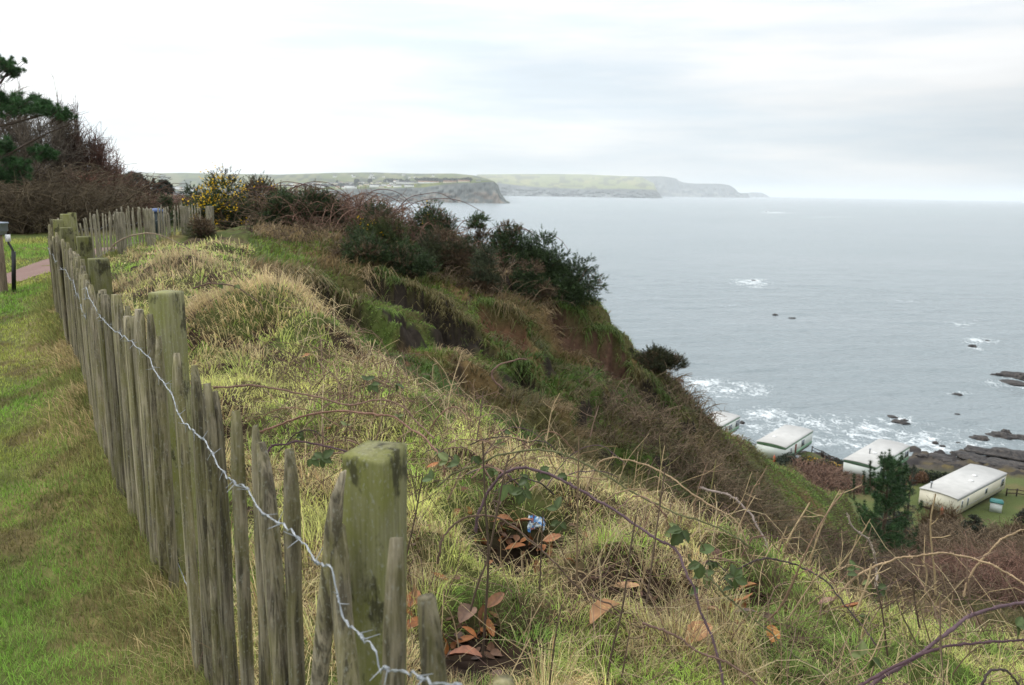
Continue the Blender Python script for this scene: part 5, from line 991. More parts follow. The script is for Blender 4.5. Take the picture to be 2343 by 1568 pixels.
spruce(2077, 1062, 1160, 43, .55, 'thin sparse spruce top rising in front of the half hidden caravan', 652, (.040,.052,.036), .35)
spruce(2215, 1180, 1290, 40, 1.5, 'dark dull spruce below the lawn of the cream caravan', 653, (.040,.048,.030), 1.0)
spruce(2335, 1165, 1280, 42, 1.7, 'dark bushy spruce at the picture edge beside the lawn', 654, (.038,.042,.030), 1.0)
for k, (u, Y, vt, wp, vb, lb) in enumerate([(2130,52,1148,90,1220,'twiggy brown willow bush in front of the cream caravan'),(2165,48,1165,70,1240,'smaller twiggy bush right of the brown willow'),(2320,40,1210,90,1300,'dark bare bush below the spruce at the picture edge')]):
    g = rng(660+k); b = ground_at(u, vb, Y); H = PY(u, vt, Y)[2]-b[2]; W = wp/F*Y*.5; t = thing('willow_bush', b, lb, 'bush'); a = MB(); n_ = 520; an = g.uniform(0, 6.28, n_); q = np.linspace(0, 1, 6); sp = W*g.uniform(.1, 1, n_); hh = H*g.uniform(.45, 1.0, n_)*(1-.35*(sp/W)**2)
    P = np.stack([b[0]+np.cos(an)[:, None]*sp[:, None]*q**.9, b[1]+np.sin(an)[:, None]*sp[:, None]*q**.9, b[2]+hh[:, None]*q], -1)+np.cumsum(g.normal(0, .05, (n_, 6, 3)), 1); a.tubes(P, np.linspace(.022, .010, 6)[None]*np.ones((n_, 1)), 3, np.array([.135,.088,.050])*g.uniform(.5, 1.4, (n_, 1)))
    i = g.integers(0, n_, n_*3); B_ = P[i, g.integers(2, 6, n_*3)]; dv = g.normal(0, .3, (n_*3, 3))+[0,0,.25]; a.tubes(np.stack([B_, B_+dv*.5, B_+dv], 1), np.full((n_*3, 3), .011), 3, np.array([.14,.095,.055])*g.uniform(.5, 1.4, (n_*3, 1))); a.build('branches', MAT_TWIG, t)
# ------------------------------------------------------------------ rocks, boat
MAT_ROCK = M('sea rock', (.028,.025,.025), .7, .5, 1.6, 1.0, col2=(.055,.046,.040), bdist=.35); MAT_REDROCK = M('red rock', (.11,.072,.058), .85, .4, 1.2, .8, bdist=.2)
def rock(u, v, wpx, hpx, label, seed, m=MAT_ROCK, z=-42.0, asp=.6, grp='rocks off the shore'):
    p = G(u, v, z); g = rng(seed); s = np.hypot(p[0], p[1])/F; sx = wpx*s*.40; szz = hpx*s*.55; mb = MB(); na_, nb_ = 26, 13
    th = np.linspace(0, 2*math.pi, na_, endpoint=False); ph = np.linspace(-math.pi/2, math.pi/2, nb_); T, Ph = np.meshgrid(th, ph, indexing='ij'); d = np.stack([np.cos(T)*np.cos(Ph), np.sin(T)*np.cos(Ph), np.sin(Ph)], -1).reshape(-1, 3)
    n_ = .55+1.0*fbm(d[:, 0]*1.9+seed, d[:, 1]*1.9+d[:, 2]*1.5, seed, 4)+.22*np.round(3*vn(d[:, 0]*3+seed, d[:, 2]*4+d[:, 1]*3, seed+1))/3; 
    az = math.atan2(p[0], p[1]); Q = d*n_[:, None]*np.array([sx, sx*asp*1.3, szz]); Q = np.stack([Q[:, 0]*math.cos(az)+Q[:, 1]*math.sin(az), -Q[:, 0]*math.sin(az)+Q[:, 1]*math.cos(az), Q[:, 2]], 1)
    i, j = np.meshgrid(np.arange(na_), np.arange(nb_-1), indexing='ij'); i2 = (i+1) % na_; mb.add(p+Q, np.stack([i*nb_+j, i2*nb_+j, i2*nb_+j+1, i*nb_+j+1], -1).reshape(-1, 4)); return tag(mb.build('rock', m), label, 'rock', grp)
RK = [(1553,874,24,15,'reddish rock beside the white surf at the foot of the dark slope',1),(1723,643,13,3,'dark rock awash in the foam farthest out from the shore',0),(1773,721,12,4,'small dark rock, left one of the pair in open water',0),(1812,729,17,4,'flat dark rock, right one of the pair in open water',0),
      (2252,780,22,3,'low dark reef rock with a thin line of foam on it',0),(2224,793,16,6,'pointed dark rock just in front of the foam lined reef',0),(2190,903,20,4,'flat brown rock alone in the middle of the bay',0),(2272,859,12,5,'small rock at the left tip of the big dark reef',0),(2316,863,66,15,'big dark rocky reef cut by the picture edge',0),(2345,868,50,16,'highest block of the big dark reef at the picture edge',0),(2318,876,60,4,'low wet ledge in front of the big dark reef',0),
      (2058,966,36,7,'wave washed ragged rock in the broken surf',0),(2040,954,24,4,'low rock just behind the ragged one in the surf',0),(1697,969,13,8,'dark boulder right beside the farthest caravan',0),(2068,963,16,5,'small knob on the right of the wave washed rock',0),(2138,1014,12,6,'round dark rock alone in the surf near the shore',0),(2155,1021,12,4,'small low rock beside the round dark one in the surf',0),
      (2192,1014,10,3,'tiny rock in the foam left of the long dark reef',0),(2238,1004,38,12,'jagged dark rock left of the long shore reef',0),(2290,999,60,12,'long dark reef close to the shore',0),(2300,993,22,14,'tallest point of the long dark reef near the shore',0),(2330,1003,44,12,'right end of the long dark reef near the shore',0),(2190,948,10,3,'tiny rock standing alone in dark water before the surf',0),
      (2240,1030,60,7,'flat dark ledge behind the shingle of the shore',0),(2310,1042,90,14,'broad black rock shelf at the right of the shore',0),(2220,1045,70,10,'dark wet rock shelf at the waterline',0),(2150,1048,60,8,'brown wet rocks right of the half hidden caravan',0),(2110,1044,26,7,'black rock touching the roof line of the half hidden caravan',0),(2280,1060,80,9,'brown weedy rocks above the black shelf',0),(2335,1066,60,10,'brown rocks at the picture edge above the black shelf',0),(2180,1058,50,7,'weed covered rocks below the clipped hedge',0),(2230,1055,36,6,'low grey rocks between the shelf and the cream caravan',0)]
for k, (u, v, w_, h_, lb, c) in enumerate(RK): rock(u, v, w_, h_, lb, 700+k, MAT_REDROCK if c else MAT_ROCK, -42.0 if v < 1040 else -41.3)
p = G(1752, 486, -42); bt = thing('motor_boat', p, 'small white motor boat crossing the bay with a pale wake', 'boat'); s = 3.6
a = MB(); V = []
for x, w_, zt in ((-1,.32,.28),(-.5,.40,.26),(.2,.36,.30),(.75,.18,.40),(1.0,.02,.48)):
    V += [p+s*np.array([-x, -w_, zt]), p+s*np.array([-x, -w_*.6, -.08]), p+s*np.array([-x, w_*.6, -.08]), p+s*np.array([-x, w_, zt])]
ix = np.arange(20).reshape(5, 4); q = np.concatenate([np.stack([ix[:-1], np.roll(ix, -1, 1)[:-1], np.roll(ix, -1, 1)[1:], ix[1:]], -1).reshape(-1, 4), ix[0][None]]); a.add(V, q); a.build('hull', M('boat white', (.8,.8,.8), .4, .03), bt)
a = MB(); a.box(p+s*np.array([.1, 0, .48]), (s*.6, s*.5, s*.4)); a.build('cabin', M('boat dark', (.06,.05,.06), .4, .2), bt)
#PART4
# ------------------------------------------------------------------ foreground brambles, stalks and leaves on the ledge
def bleaf(mb, c, d, nrm, L, Wd, g, col):
    """one serrated, folded leaflet from c along d"""
    d = d/np.linalg.norm(d); s = np.cross(nrm, d); s /= np.linalg.norm(s); n_ = np.cross(d, s); K = 9; rows = []; cs = []
    for i in range(K):
        t = i/(K-1); w_ = Wd*.5*(math.sin(math.pi*min(1, t**.8*.98+.02))**.75)*(1+.10*(-1)**i); c0 = c+d*L*t+n_*(-.16*L*t*t)
        for q in (-1, -.5, 0, .5, 1): rows.append(c0+s*w_*q+n_*(abs(q)*w_*.42+.012*L*math.sin(t*28)*abs(q))); cs.append(np.asarray(col)*(1.35 if q == 0 else 1)*g.uniform(.88, 1.12))
    ix = np.arange(K*5).reshape(K, 5); mb.add(np.array(rows), np.stack([ix[:-1, :-1], ix[:-1, 1:], ix[1:, 1:], ix[1:, :-1]], -1).reshape(-1, 4), np.array(cs))
def cane(px, r, col, label, seed, leaves=(), thorns=True, grp='bramble canes on the ledge', sides=8, root=True):
    """px rows u, v, Y; leaves rows u, v, size"""
    g = rng(seed); K = len(px)*9; pts = [PY(*p) for p in px]; P = catmull(pts, K)+np.cumsum(g.normal(0, .0016, (K, 3)), 0)
    b = P[0]; t = thing('bramble_cane', b, label, 'bramble', grp); mb = MB(); R = np.linspace(1.1, .72, K)*r*(1+.10*np.sin(np.arange(K)*.9))
    cc_ = np.asarray(col)[None]*(1+.35*(fbm(np.arange(K)*.12, np.zeros(K)+seed, seed)-.5))[:, None]; mb.tubes(P, R, sides, None); mb.c[-1] = np.repeat(cc_, sides, 0)
    if thorns:
        T = np.gradient(P, axis=0); T /= np.linalg.norm(T, axis=1, keepdims=True)
        L = np.linalg.norm(P[1:]-P[:-1], axis=1).sum(); n_ = int(L/.014)
        i = g.integers(1, K-1, n_); d = g.normal(size=(n_, 3)); d -= (d*T[i]).sum(1, keepdims=True)*T[i]; d /= np.linalg.norm(d, axis=1, keepdims=True)
        h = r*g.uniform(.9, 1.6, (n_, 1)); mb.tubes(np.stack([P[i]+d*R[i, None]*.6, P[i]+d*R[i, None]+d*h*.5-T[i]*h*.15, P[i]+d*R[i, None]+d*h-T[i]*h*.5], 1), np.stack([np.full(n_, r*.45), np.full(n_, r*.22), np.full(n_, r*.03)], 1), 4, np.asarray(col)*1.5)
    mb.build('stem', MAT_TWIG, t, True)
    for (u, v, s) in leaves:
        q = ray(u, v); D = P-EYE; pr_ = D@q/(q@q); dist = np.linalg.norm(D-pr_[:, None]*q, axis=1); j = int(np.argmin(dist)); c = EYE+q*(P[j]-EYE)[1]/q[1]
        lf = MB(); lf.tubes(np.array([P[j], (P[j]+c)/2+[0,0,.006], c]), np.array([.0016,.0013,.001]), 4, (.10,.10,.05)); n0 = np.array([g.normal(0, .35), -.55+g.normal(0, .3), .75])
        lc = np.array([.060,.085,.028])*g.uniform(.7, 1.4) if g.random() < .75 else np.array([.13,.155,.055]); a0 = g.uniform(0, 6.28)
        for k, a in enumerate((0, 1.25, -1.25)):
            if k and g.random() < .35: continue
            d = np.array([math.cos(a0+a), .25*math.sin(a0+a), math.sin(a0+a)*.75-.25]); bleaf(lf, c, d, n0, s*(1 if k == 0 else .8), s*.66*(1 if k == 0 else .8), g, lc)
        lf.build('leaf', MAT_BLEAF, t)
    return t
MAT_BLEAF = M_leaf('bramble leaf', .12, .5)
PU, TN, GN, PK, DKC = (.105,.068,.076), (.30,.215,.130), (.115,.115,.055), (.235,.135,.100), (.060,.045,.042)
cane([(1960,1600,2.3),(1990,1568,2.3),(2080,1503,2.32),(2180,1432,2.4),(2260,1397,2.5),(2342,1380,2.6),(2420,1382,2.7)], .0066, PU, 'thick purple bramble cane sweeping up across the lower right corner', 801)
cane([(1900,1600,2.15),(1962,1562,2.2),(2050,1521,2.25),(2150,1488,2.35),(2250,1474,2.45),(2342,1468,2.6),(2420,1462,2.7)], .0048, (.085,.050,.058), 'dark purple bramble cane just below the thick sweeping one', 802, [(2325,1432,.055)])
cane([(2240,1600,2.2),(2252,1560,2.2),(2278,1538,2.22),(2310,1536,2.25),(2335,1560,2.25),(2350,1600,2.25)], .004, DKC, 'small hooked bramble shoot in the very corner under the purple canes', 803)
cane([(1866,1440,3.4),(1876,1404,3.3),(1892,1380,3.3),(1928,1339,3.3),(1963,1309,3.3),(1998,1290,3.3),(2035,1278,3.28),(2078,1271,3.25),(2121,1266,3.2),(2155,1268,3.2),(2209,1280,3.15),(2257,1297,3.1),(2297,1320,3.05),(2342,1357,3.0),(2400,1410,2.95)], .0052, TN, 'long tan bramble cane arching over the edge at the right', 804, [(1960,1315,.045),(1990,1330,.05),(2008,1345,.062)])
cane([(2004,1350,3.55),(2003,1333,3.55),(2006,1299,3.6),(1999,1261,3.6),(1992,1237,3.6),(1971,1216,3.6),(1946,1193,3.6),(1936,1170,3.6)], .0058, (.30,.245,.20), 'gnarled pale dead cane standing up in front of the young pine', 805)
cane([(1000,1290,2.95),(1003,1261,2.95),(1015,1227,3.0),(1045,1193,3.05),(1087,1181,3.05),(1138,1189,3.0),(1184,1219,2.95),(1226,1248,2.9),(1268,1286,2.85),(1310,1332,2.8),(1373,1375,2.75),(1420,1402,2.7)], .0042, (.105,.070,.050), 'brown bramble cane looping over the leafy hollow', 806)
cane([(1088,1215,3.1),(1095,1177,3.1),(1112,1134,3.1),(1142,1097,3.08),(1171,1082,3.05),(1213,1084,3.0),(1268,1101,2.95),(1323,1126,2.9),(1373,1155,2.85),(1437,1193,2.78),(1504,1240,2.7),(1538,1257,2.66),(1563,1294,2.6),(1588,1349,2.55),(1613,1412,2.5),(1633,1467,2.45),(1648,1530,2.4),(1652,1600,2.35)], .0056, PU, 'long purple thorny cane arching from the hollow down to the bottom edge', 807, [(1160,1110,.075),(1196,1122,.065),(1208,1095,.05),(1235,1079,.055),(1560,1214,.07),(1600,1288,.06)])
cane([(1000,1115,3.35),(1045,1088,3.35),(1100,1063,3.35),(1150,1042,3.3),(1205,1037,3.3),(1260,1042,3.25),(1319,1063,3.2),(1373,1092,3.15),(1437,1134,3.1),(1500,1168,3.05),(1563,1198,3.0),(1633,1223,2.95),(1700,1262,2.9)], .0044, GN, 'green bramble cane arching highest over the hollow', 808, [(1024,1054,.06),(1050,1060,.06),(990,1095,.055),(1085,1044,.05),(1275,1165,.06),(1280,1195,.055),(1550,1215,.06)])
cane([(1340,1130,3.8),(1344,1113,3.8),(1358,1075,3.8),(1372,1056,3.8),(1399,1050,3.8),(1445,1061,3.75),(1500,1084,3.7),(1563,1122,3.6),(1633,1172,3.5),(1690,1206,3.45),(1722,1262,3.4)], .0047, TN, 'tan bramble cane with a sharp bend, seen against the brown scrub', 809)
cane([(585,992,3.9),(640,972,3.9),(700,951,3.85),(780,937,3.8),(847,945,3.75),(889,953,3.7),(931,979,3.6),(973,1008,3.5),(1007,1054,3.4),(1014,1085,3.4)], .0052, PK, 'pinkish cane running level above the pickets then bending down', 810, [(735,1050,.05)])
cane([(490,888,3.6),(505,885,3.6),(579,881,3.7),(646,892,3.7),(732,910,3.7),(794,922,3.7),(860,915,3.7),(905,925,3.65),(950,966,3.6),(985,1000,3.5)], .0046, (.20,.125,.095), 'brown cane lying across the grass behind the middle pickets', 811, [(850,880,.05),(838,870,.045),(905,880,.05)])
cane([(596,1060,3.0),(612,1029,3.0),(640,1018,3.0),(671,1013,3.0),(732,1018,3.0),(788,1035,2.95),(820,1060,2.9)], .0042, (.085,.050,.058), 'short dark cane hooped just behind the picket tops', 812, [(738,1048,.055),(712,1050,.045)])
cane([(1600,1116,4.0),(1617,1121,4.0),(1651,1129,4.0),(1684,1147,4.0),(1712,1171,3.95),(1730,1199,3.9),(1745,1230,3.85),(1758,1260,3.8),(1770,1297,3.8),(1776,1330,3.8)], .0062, (.28,.225,.195), 'pale grey cane drooping over the ledge edge', 813)
cane([(1640,1335,3.4),(1648,1327,3.4),(1690,1300,3.4),(1727,1281,3.4),(1758,1275,3.4),(1797,1283,3.35),(1843,1303,3.3),(1880,1327,3.2),(1926,1370,3.1),(1971,1419,3.0),(2010,1470,2.9)], .0045, DKC, 'dark cane in a low arch along the grassy edge', 814)
cane([(1470,1426,2.5),(1489,1433,2.5),(1538,1452,2.48),(1587,1483,2.45),(1635,1504,2.42),(1681,1526,2.4),(1736,1566,2.35),(1770,1600,2.3)], .0042, (.15,.095,.075), 'brown stem lying over the two big fallen leaves', 815)
cane([(2205,1365,3.3),(2217,1339,3.3),(2240,1300,3.3),(2262,1269,3.3),(2289,1240,3.3),(2315,1221,3.3),(2342,1206,3.3),(2390,1190,3.3)], .0045, TN, 'tan cane rising out of the frame at the right edge', 816)
cane([(1575,1270,2.85),(1586,1288,2.85),(1635,1333,2.8),(1666,1364,2.78),(1696,1394,2.75),(1742,1434,2.7),(1788,1483,2.65),(1834,1514,2.6),(1892,1559,2.5),(1930,1600,2.45)], .0042, GN, 'olive cane running straight down to the bottom right', 817, [(1610,1315,.055),(1680,1322,.06),(1675,1345,.05),(1970,1500,.055),(1995,1508,.05)])
cane([(1600,1240,3.0),(1612,1260,3.0),(1630,1300,2.95),(1640,1345,2.9),(1660,1370,2.9)], .0026, GN, 'thin leafy side shoot beside the purple thorny cane', 818, [(1600,1262,.07),(1608,1322,.055),(1597,1345,.05),(1680,1318,.05)])
cane([(250,575,11.5),(262,560,11.5),(300,543,11.5),(345,538,11.5),(385,548,11.5),(440,575,11.5)], .010, (.26,.20,.14), 'pale cane looping in front of the far fence', 819, thorns=False)
cane([(1150,890,5.6),(1125,860,5.6),(1140,838,5.6),(1180,824,5.6),(1210,822,5.6)], .007, (.16,.10,.08), 'dark cane hooked up against the slipped slope', 820, thorns=False)
cane([(620,725,8.2),(660,702,8.2),(700,700,8.2),(760,722,8.2),(800,765,8.2)], .009, (.15,.10,.075), 'thin cane arched over the straw tussock', 821, thorns=False)
cane([(440,660,6.2),(480,650,6.2),(540,656,6.2),(590,690,6.2),(605,710,6.2)], .006, (.14,.09,.07), 'slim cane bowed over the grass behind the second post', 822, [(500,650,.05),(540,652,.05)], thorns=False)
g = rng(860)
for k in range(34):
    u0 = g.uniform(540, 1330); v0 = 900+.16*(u0-540)+g.uniform(-20, 95); wd = g.uniform(70, 190)*g.choice([-1, 1]); up_ = g.uniform(15, 75); Y = np.interp(v0, [880, 1150], [5.0, 3.2])*g.uniform(.92, 1.08)
    cane([(u0, v0+up_*g.uniform(.6, 1.2), Y), (u0+wd*.3, v0, Y+g.uniform(-.15, .15)), (u0+wd*.65, v0-up_*g.uniform(0, .35), Y+g.uniform(-.2, .2)), (u0+wd, v0+up_*g.uniform(.1, .9), Y+g.uniform(-.25, .25))], g.uniform(.0022, .0040), [PU, TN, PK, DKC, (.20,.125,.095)][g.integers(0, 5)], 'thin bramble runner tangled over the grass behind the pickets', 861+k, [(u0+wd*.5, v0+g.uniform(-12, 12), .045)] if k % 3 == 0 else (), k < 14, 'bramble runners in the tangle', 5)
for k in range(24):
    u0 = g.uniform(1320, 2180); v0 = 1105+.33*(u0-1320)+g.uniform(-40, 110); wd = g.uniform(60, 170)*g.choice([-1, 1]); up_ = g.uniform(15, 80); Y = g.uniform(2.9, 3.9)
    cane([(u0, v0+up_*g.uniform(.8, 1.4), Y), (u0+wd*.3, v0, Y+g.uniform(-.1, .1)), (u0+wd*.65, v0-up_*g.uniform(0, .35), Y+g.uniform(-.15, .15)), (u0+wd, v0+up_*g.uniform(.1, .9), Y+g.uniform(-.2, .2))], g.uniform(.0018, .0032), [TN, TN, PK, DKC, (.20,.125,.095)][g.integers(0, 5)], 'thin bramble runner crossing the grass near the ledge edge', 1500+k, [(u0+wd*.5, v0+g.uniform(-12, 12), .04)] if k % 4 == 0 else (), False, 'bramble runners near the edge', 5)
# dry stalks, one by one
MAT_STALK = M('dry stalk', None, .8, .25, 40, spec=.2)
def stalk(px, r, col, seed, twigs=0, label='thin dry weed stalk standing up from the ledge grass', grp='dry stalks on the ledge'):
    g = rng(seed); P = catmull([PY(*p) if len(p) == 3 and p[2] > 1.0 else p for p in px], 12); mb = MB(); mb.tubes(P, np.linspace(1.15, .7, 12)*r, 5, np.asarray(col)*g.uniform(.8, 1.2))
    for k in range(twigs):
        i = g.integers(4, 11); d = g.normal(size=3)*[1, 1, .4]+[0, 0, .8]; d /= np.linalg.norm(d); l_ = g.uniform(.04, .14); mb.tubes(np.array([P[i], P[i]+d*l_*.6, P[i]+d*l_+[0, 0, .01]]), np.array([r*.6, r*.5, r*.35]), 4, np.asarray(col)*1.1)
    o = mb.build('weed_stalk', MAT_STALK, None, True); return tag(o, label, 'stalk', grp)
DS, TS = (.085,.060,.042), (.36,.27,.155)
for k, (px, r, c) in enumerate([
    ([(1104,1500,2.6),(1117,1286,2.62),(1110,1160,2.64),(1104,1010,2.66)], .0042, DS),([(1075,1400,2.7),(1095,1330,2.7),(1118,1268,2.7),(1150,1100,2.72),(1165,1040,2.74)], .0042, DS),
    ([(1384,1580,2.35),(1402,1480,2.36),(1424,1391,2.38),(1440,1270,2.4),(1455,1180,2.42)], .0036, DS),([(1319,1330,2.8),(1321,1180,2.8),(1324,995,2.82)], .0036, (.20,.14,.085)),
    ([(1234,1352,2.8),(1238,1260,2.8),(1242,1170,2.8)], .0030, DS),([(1479,1380,2.6),(1498,1240,2.62),(1522,1066,2.66)], .0034, DS),([(1422,1550,2.3),(1441,1440,2.3)], .0030, DS),
    ([(1257,1568,2.3),(1270,1460,2.3),(1284,1385,2.32)], .0028, DS),([(2158,1575,2.3),(2152,1480,2.32),(2150,1373,2.34)], .0034, (.13,.095,.065)),([(2103,1436,2.9),(2094,1385,2.9),(2086,1330,2.9)], .0038, DS),
    ([(2030,1500,2.7),(2018,1400,2.7),(2004,1345,2.72)], .0034, DS),([(2095,1470,2.7),(2060,1400,2.7),(2048,1360,2.7)], .0030, (.13,.11,.06)),([(2130,1475,2.7),(2110,1410,2.7),(2098,1360,2.7)], .0028, (.14,.11,.06)),
    ([(1755,1420,2.9),(1790,1380,2.9),(1850,1250,2.9),(1895,1170,2.95),(1930,1125,3.0)], .0040, (.20,.13,.08)),([(1960,1395,3.0),(1985,1330,3.0),(1993,1290,3.0)], .0045, TS),([(1800,1420,3.0),(1860,1330,3.0),(1890,1300,3.0)], .0034, TS),
    ([(2140,1360,3.5),(2138,1310,3.5),(2133,1270,3.5),(2128,1195,3.5),(2140,1130,3.5)], .0046, TS),([(2115,1355,3.5),(2120,1310,3.5),(2108,1280,3.5)], .0040, TS),([(2218,1370,3.3),(2212,1320,3.3),(2214,1262,3.3)], .0036, (.22,.15,.11)),
    ([(1770,1330,3.9),(1800,1240,3.9),(1852,1150,3.9)], .0052, TS),([(1850,1290,3.9),(1885,1190,3.9),(1922,1120,3.9)], .0044, TS),([(1660,1290,3.9),(1690,1215,3.9),(1722,1120,3.9),(1738,1107,3.9)], .0040, (.24,.16,.10)),
    ([(1760,1310,4.0),(1782,1250,4.0),(1800,1205,4.0)], .0042, TS),([(1585,1170,4.1),(1600,1110,4.1),(1618,1060,4.1)], .0036, (.18,.12,.08)),([(1500,1150,4.2),(1512,1070,4.2),(1520,1020,4.2)], .0032, TS),
    ([(860,1010,4.6),(890,900,4.6),(905,870,4.6)], .0036, (.14,.09,.07)),([(1010,1000,4.5),(1050,950,4.5),(1075,905,4.5)], .0032, TS),([(790,1010,4.2),(800,940,4.2),(812,905,4.2)], .003, DS),([(1090,1010,4.4),(1100,940,4.4),(1105,895,4.4)], .0034, (.15,.10,.08)),
    ([(925,1290,2.8),(950,1180,2.8),(968,1080,2.8)], .003, DS),([(1180,1010,4.2),(1195,950,4.2)], .003, TS),([(1350,1000,4.4),(1362,950,4.4)], .0036, (.20,.13,.10)),([(1250,1010,4.3),(1262,940,4.3),(1280,900,4.3)], .003, TS)]): stalk(px, r, c, 900+k, 2)
g = rng(950); n_ = 0
while n_ < 225:
    a = math.radians(g.uniform(-12, 37)); r = math.exp(g.uniform(math.log(2.4), math.log(6.5))); x, y = math.sin(a)*r, math.cos(a)*r
    se = float(_gs(SEG, np.array([x]), np.array([y]))[0]); sf = float(_gs(SFG, np.array([x]), np.array([y]))[0])
    if sf < .15 or se > .25: continue
    if g.random() < .45 and se < -1.0: continue
    L = g.uniform(.10, .42)*(1.15 if se > -.8 else .75); b = np.array([x, y, float(hz(x, y))-.02]); le = g.normal(0, .35, 2)+[.15, 0]; tip = b+np.array([le[0]*L, le[1]*L, L*.95]); md = (b+tip)/2+g.normal(0, .03, 3)*L*2
    stalk([b, md, tip], g.uniform(.0012, .0027)*max(1, r/3.5), TS if g.random() < .55 else ((.15,.10,.065) if g.random() < .6 else (.22,.20,.08)), 1000+n_, int(g.integers(0, 4))); n_ += 1
# fine dead stems and runners nobody could count
g = rng(970); mb = MB(); N0 = 5200; a = np.radians(g.uniform(-16, 38, N0)); r = np.exp(g.uniform(math.log(2.2), math.log(8.5), N0)); x, y = np.sin(a)*r, np.cos(a)*r
se = _gs(SEG, x, y); sf = _gs(SFG, x, y); ok = (sf > .12) & (se < .1) & (np.hypot(x-HOL[0], y-HOL[1]) > .55) & (np.hypot(x-HOL2[0], y-HOL2[1]) > .42) & (g.uniform(0, 1, N0) < .25+.75*sst(.42, .6, fbm(x*.8, y*.8, 971))*1.); x, y, r = x[ok], y[ok], r[ok]; n_ = len(x); K = 7; t = np.linspace(0, 1, K)
L = g.uniform(.12, .65, n_); h = L*g.uniform(.08, .55, n_); d = g.uniform(0, 6.28, n_); X = x[:, None]+np.cos(d)[:, None]*L[:, None]*t+np.cumsum(g.normal(0, .008, (n_, K)), 1); Y_ = y[:, None]+np.sin(d)[:, None]*L[:, None]*t+np.cumsum(g.normal(0, .008, (n_, K)), 1)
up_ = g.uniform(0, 1, n_)[:, None] < .4; Z = hz(X, Y_)+np.where(up_, h[:, None]*1.5*t, h[:, None]*np.sin(math.pi*t)); cs = np.array([[.20,.135,.080],[.36,.265,.15],[.12,.075,.055],[.17,.105,.085],[.42,.34,.20]])[g.integers(0, 5, n_)]*g.uniform(.7, 1.2, (n_, 1))
mb.tubes(np.stack([X, Y_, Z], -1), (np.maximum(.0009, .00036*r)*g.uniform(.7, 1.5, n_))[:, None]*np.linspace(1.2, .7, K)[None], 4, cs)
tag(mb.build('dead_stems', MAT_STALK), 'fine tangle of dead stems and runners over the ledge grass', 'stems', kind='stuff')
# fallen leaves
MAT_DEAD = M('dead leaf', None, .6, .35, 14, .3, spec=.35, bdist=.003)
def dead_leaf(c, L, Wd, yaw, tilt, g, col, label, grp=None, fl=.3):
    K, Q = 12, 7; rows = []; cs = []; roll = g.normal(0, .25); cv = g.uniform(-.9, .9); cl_ = g.uniform(.15, .8)
    for i in range(K):
        t = i/(K-1); w_ = Wd*.5*math.sin(math.pi*(t*.96+.02))**.7*(1+.05*(-1)**i)
        for q in np.linspace(-1, 1, Q):
            x = (t-.5)*L; y = w_*q; z = cl_*w_*abs(q)**1.5+cv*L*.18*(t-.5)**2*4+.010*L*math.sin(t*30)*(1-abs(q))+g.normal(0, .006)*L
            rows.append((x, y, z)); cs.append(np.asarray(col)*(.72 if abs(q) < .1 else 1)*g.uniform(.85, 1.15))
    V = np.array(rows); ct, st_ = math.cos(tilt), math.sin(tilt); cr_, sr_ = math.cos(roll), math.sin(roll); cy, sy_ = math.cos(yaw), math.sin(yaw)
    V = V@np.array([[1,0,0],[0,cr_,-sr_],[0,sr_,cr_]]).T@np.array([[ct,0,st_],[0,1,0],[-st_,0,ct]]).T@np.array([[cy,-sy_,0],[sy_,cy,0],[0,0,1]]).T
    mb = MB(); ix = np.arange(K*Q).reshape(K, Q); mb.add(V+c, np.stack([ix[:-1, :-1], ix[:-1, 1:], ix[1:, 1:], ix[1:, :-1]], -1).reshape(-1, 4), np.array(cs))
    e = V[:Q].mean(0); mb.tubes(np.array([c+e, c+e+(e-V.mean(0))*.35+[0,0,.005]]), np.array([.0016, .001]), 4, np.asarray(col)*.7)
    return tag(mb.build('fallen_leaf', MAT_DEAD, None, True), label, 'leaf', grp)
def on_g(u, v, h=.02):
    r = ray(u, v); s = np.arange(1.2, 9, .02); P = EYE+s[:, None]*r; z = hz(P[:, 0], P[:, 1]); k = int(np.argmax(P[:, 2] < z)); p = P[k]; return np.array([p[0], p[1], z[k]+h])
g = rng(1100); OR, LB, DB = (.27,.10,.030), (.42,.235,.115), (.12,.062,.036)
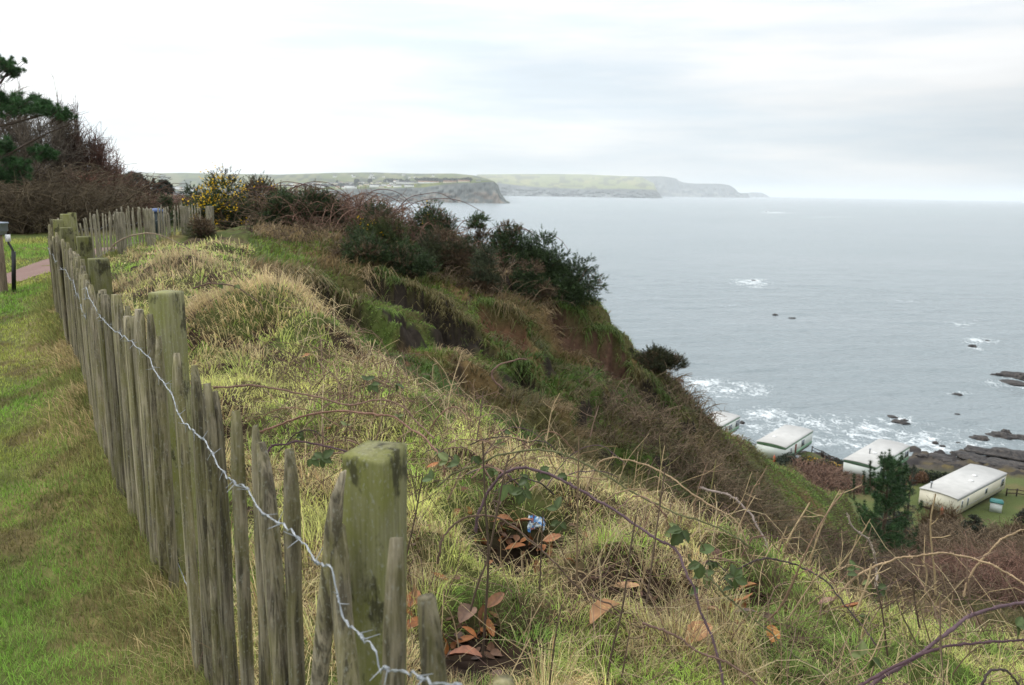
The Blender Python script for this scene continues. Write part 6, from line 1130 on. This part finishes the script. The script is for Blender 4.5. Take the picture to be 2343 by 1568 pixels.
for (u, v, L, W_, yaw, tl, c, lb) in [(1382,1428,.15,.085,.6,-.25,(.34,.18,.08),'large tan fallen leaf with clear veins, lying in the grass'),(1597,1482,.12,.085,.35,-.45,(.38,.20,.095),'pale tan fallen leaf with a torn edge, crossed by a brown stem'),(1432,1368,.12,.055,.3,.1,(.36,.205,.10),'curled tan leaf behind the large veined one'),
    (1762,1478,.08,.06,1.2,-.4,(.40,.17,.04),'bright orange leaf standing in the grass at the right'),(1062,1528,.13,.07,-.2,-.1,(.24,.095,.05),'reddish brown leaf curling at the bottom edge by the last pickets'),(1068,1430,.11,.075,1.1,-.15,(.15,.085,.055),'dull brown broad leaf behind the last pickets'),
    (1132,1405,.11,.05,.9,-.2,(.19,.09,.045),'brown leaf leaning against a dark stalk'),(1178,1278,.11,.05,.1,-.2,OR,'orange leaf lying across the front of the dark hollow'),(1196,1218,.10,.05,-.3,-.2,(.27,.12,.05),'brown orange leaf under the blue wrapper'),(1152,1212,.11,.055,.2,.1,(.30,.125,.05),'rusty leaf at the back left of the dark hollow'),
    (1262,1252,.10,.055,.3,-.2,(.27,.11,.045),'rusty leaf at the right side of the dark hollow'),(1695,1398,.11,.05,.1,-.3,(.30,.13,.045),'orange brown leaf in the shaded gap at the right'),(1710,1370,.10,.045,.3,-.1,(.34,.16,.06),'thin orange leaf above the shaded gap'),(1700,1425,.11,.06,-.2,-.2,(.11,.075,.06),'dark grey brown leaf in the shaded gap'),(1640,1290,.055,.05,1.4,-.9,(.10,.05,.035),'dark round dead leaf hanging near the purple cane'),
    (990,1085,.07,.04,.4,-.3,(.36,.14,.05),'small rusty leaf among stems right of the front post'),(945,1400,.10,.06,1.3,-.2,(.25,.10,.035),'orange leaf between the front post and the last pickets'),(948,1460,.09,.05,.5,-.3,(.30,.12,.04),'lower orange leaf beside the front post'),(702,826,.08,.04,.2,-.2,(.36,.14,.05),'orange leaf in the grass near the straw tussock'),(1890,1400,.10,.05,.2,-.2,(.20,.11,.08),'brown leaf under the tan arching cane'),(1945,1412,.10,.045,.1,-.2,(.33,.13,.05),'rust red leaf near the right grassy edge')]:
    dead_leaf(on_g(u, v, .05), L, W_, yaw, tl, g, c, lb)
for k in range(165):
    u0, v0, su, sv = [(1180,1245,75,26),(1100,1480,50,45),(1690,1405,55,30),(1480,1350,60,25),(940,1430,14,70),(780,1100,60,60),(1050,1140,90,50),(1300,1330,120,60)][g.choice(8, p=[.30,.20,.12,.06,.08,.06,.09,.09])]
    dead_leaf(on_g(g.normal(u0, su), g.normal(v0, sv), g.uniform(-.01, .03)), g.uniform(.035, .085), g.uniform(.022, .045), g.uniform(0, 6.28), g.normal(0, .6), g, np.asarray([OR, DB, DB, (.08,.045,.03), (.22,.10,.045)][g.integers(0, 5)])*g.uniform(.7, 1.1), 'dead leaf among the litter lying in the hollows of the ledge', 'dead leaves in the hollows')
lc = G(356, 1341, .02); dead_leaf(lc, .07, .06, .5, -.3, g, (.52,.24,.06), 'bright orange leaf lying at the foot of the pickets on the lawn side')
# blue wrapper
c = on_g(1226, 1212, .035); mb = MB(); K = 15; g = rng(1200); U, V_ = np.meshgrid(np.linspace(-1, 1, K), np.linspace(-1, 1, K), indexing='ij'); P = np.stack([U*.045+g.normal(0, .004, U.shape), V_*.020+g.normal(0, .004, U.shape), .030*(fbm(U*2.1+5, V_*2.1, 7, 3)-.5)*2+.030*V_+g.normal(0, .004, U.shape)], -1)
col = np.where((vn(U*3.2+9, V_*2.4, 9) > .62)[..., None], np.array([.62,.72,.78]), np.array([.05,.22,.52])); col = np.where((vn(U*3.7, V_*3+4, 10) > .80)[..., None], np.array([.30,.10,.08]), col)
ix = np.arange(K*K).reshape(K, K); mb.add(P.reshape(-1, 3)+c, np.stack([ix[:-1, :-1], ix[1:, :-1], ix[1:, 1:], ix[:-1, 1:]], -1).reshape(-1, 4), col.reshape(-1, 3))
tag(mb.build('crumpled_wrapper', M('foil wrapper', None, .25, .1, 30, spec=.6)), 'crumpled blue and silver wrapper dropped in the dark hollow', 'litter')
# twig litter pile by the pickets
for k, (u, v, z) in enumerate([(452,1448,.03),(455,1462,.03)]):
    p0 = G(u-14, v, z); p1 = G(u+16, v+3, z+.02); mb = MB(); mb.tubes(np.array([p0, (p0+p1)/2+[0,0,.004], p1]), np.array([.003,.0032,.003]), 6, (.45,.34,.22), True); tag(mb.build('twig', MAT_STALK), ('upper' if k == 0 else 'lower')+' of two pale broken twigs poking out between pickets', 'twig')
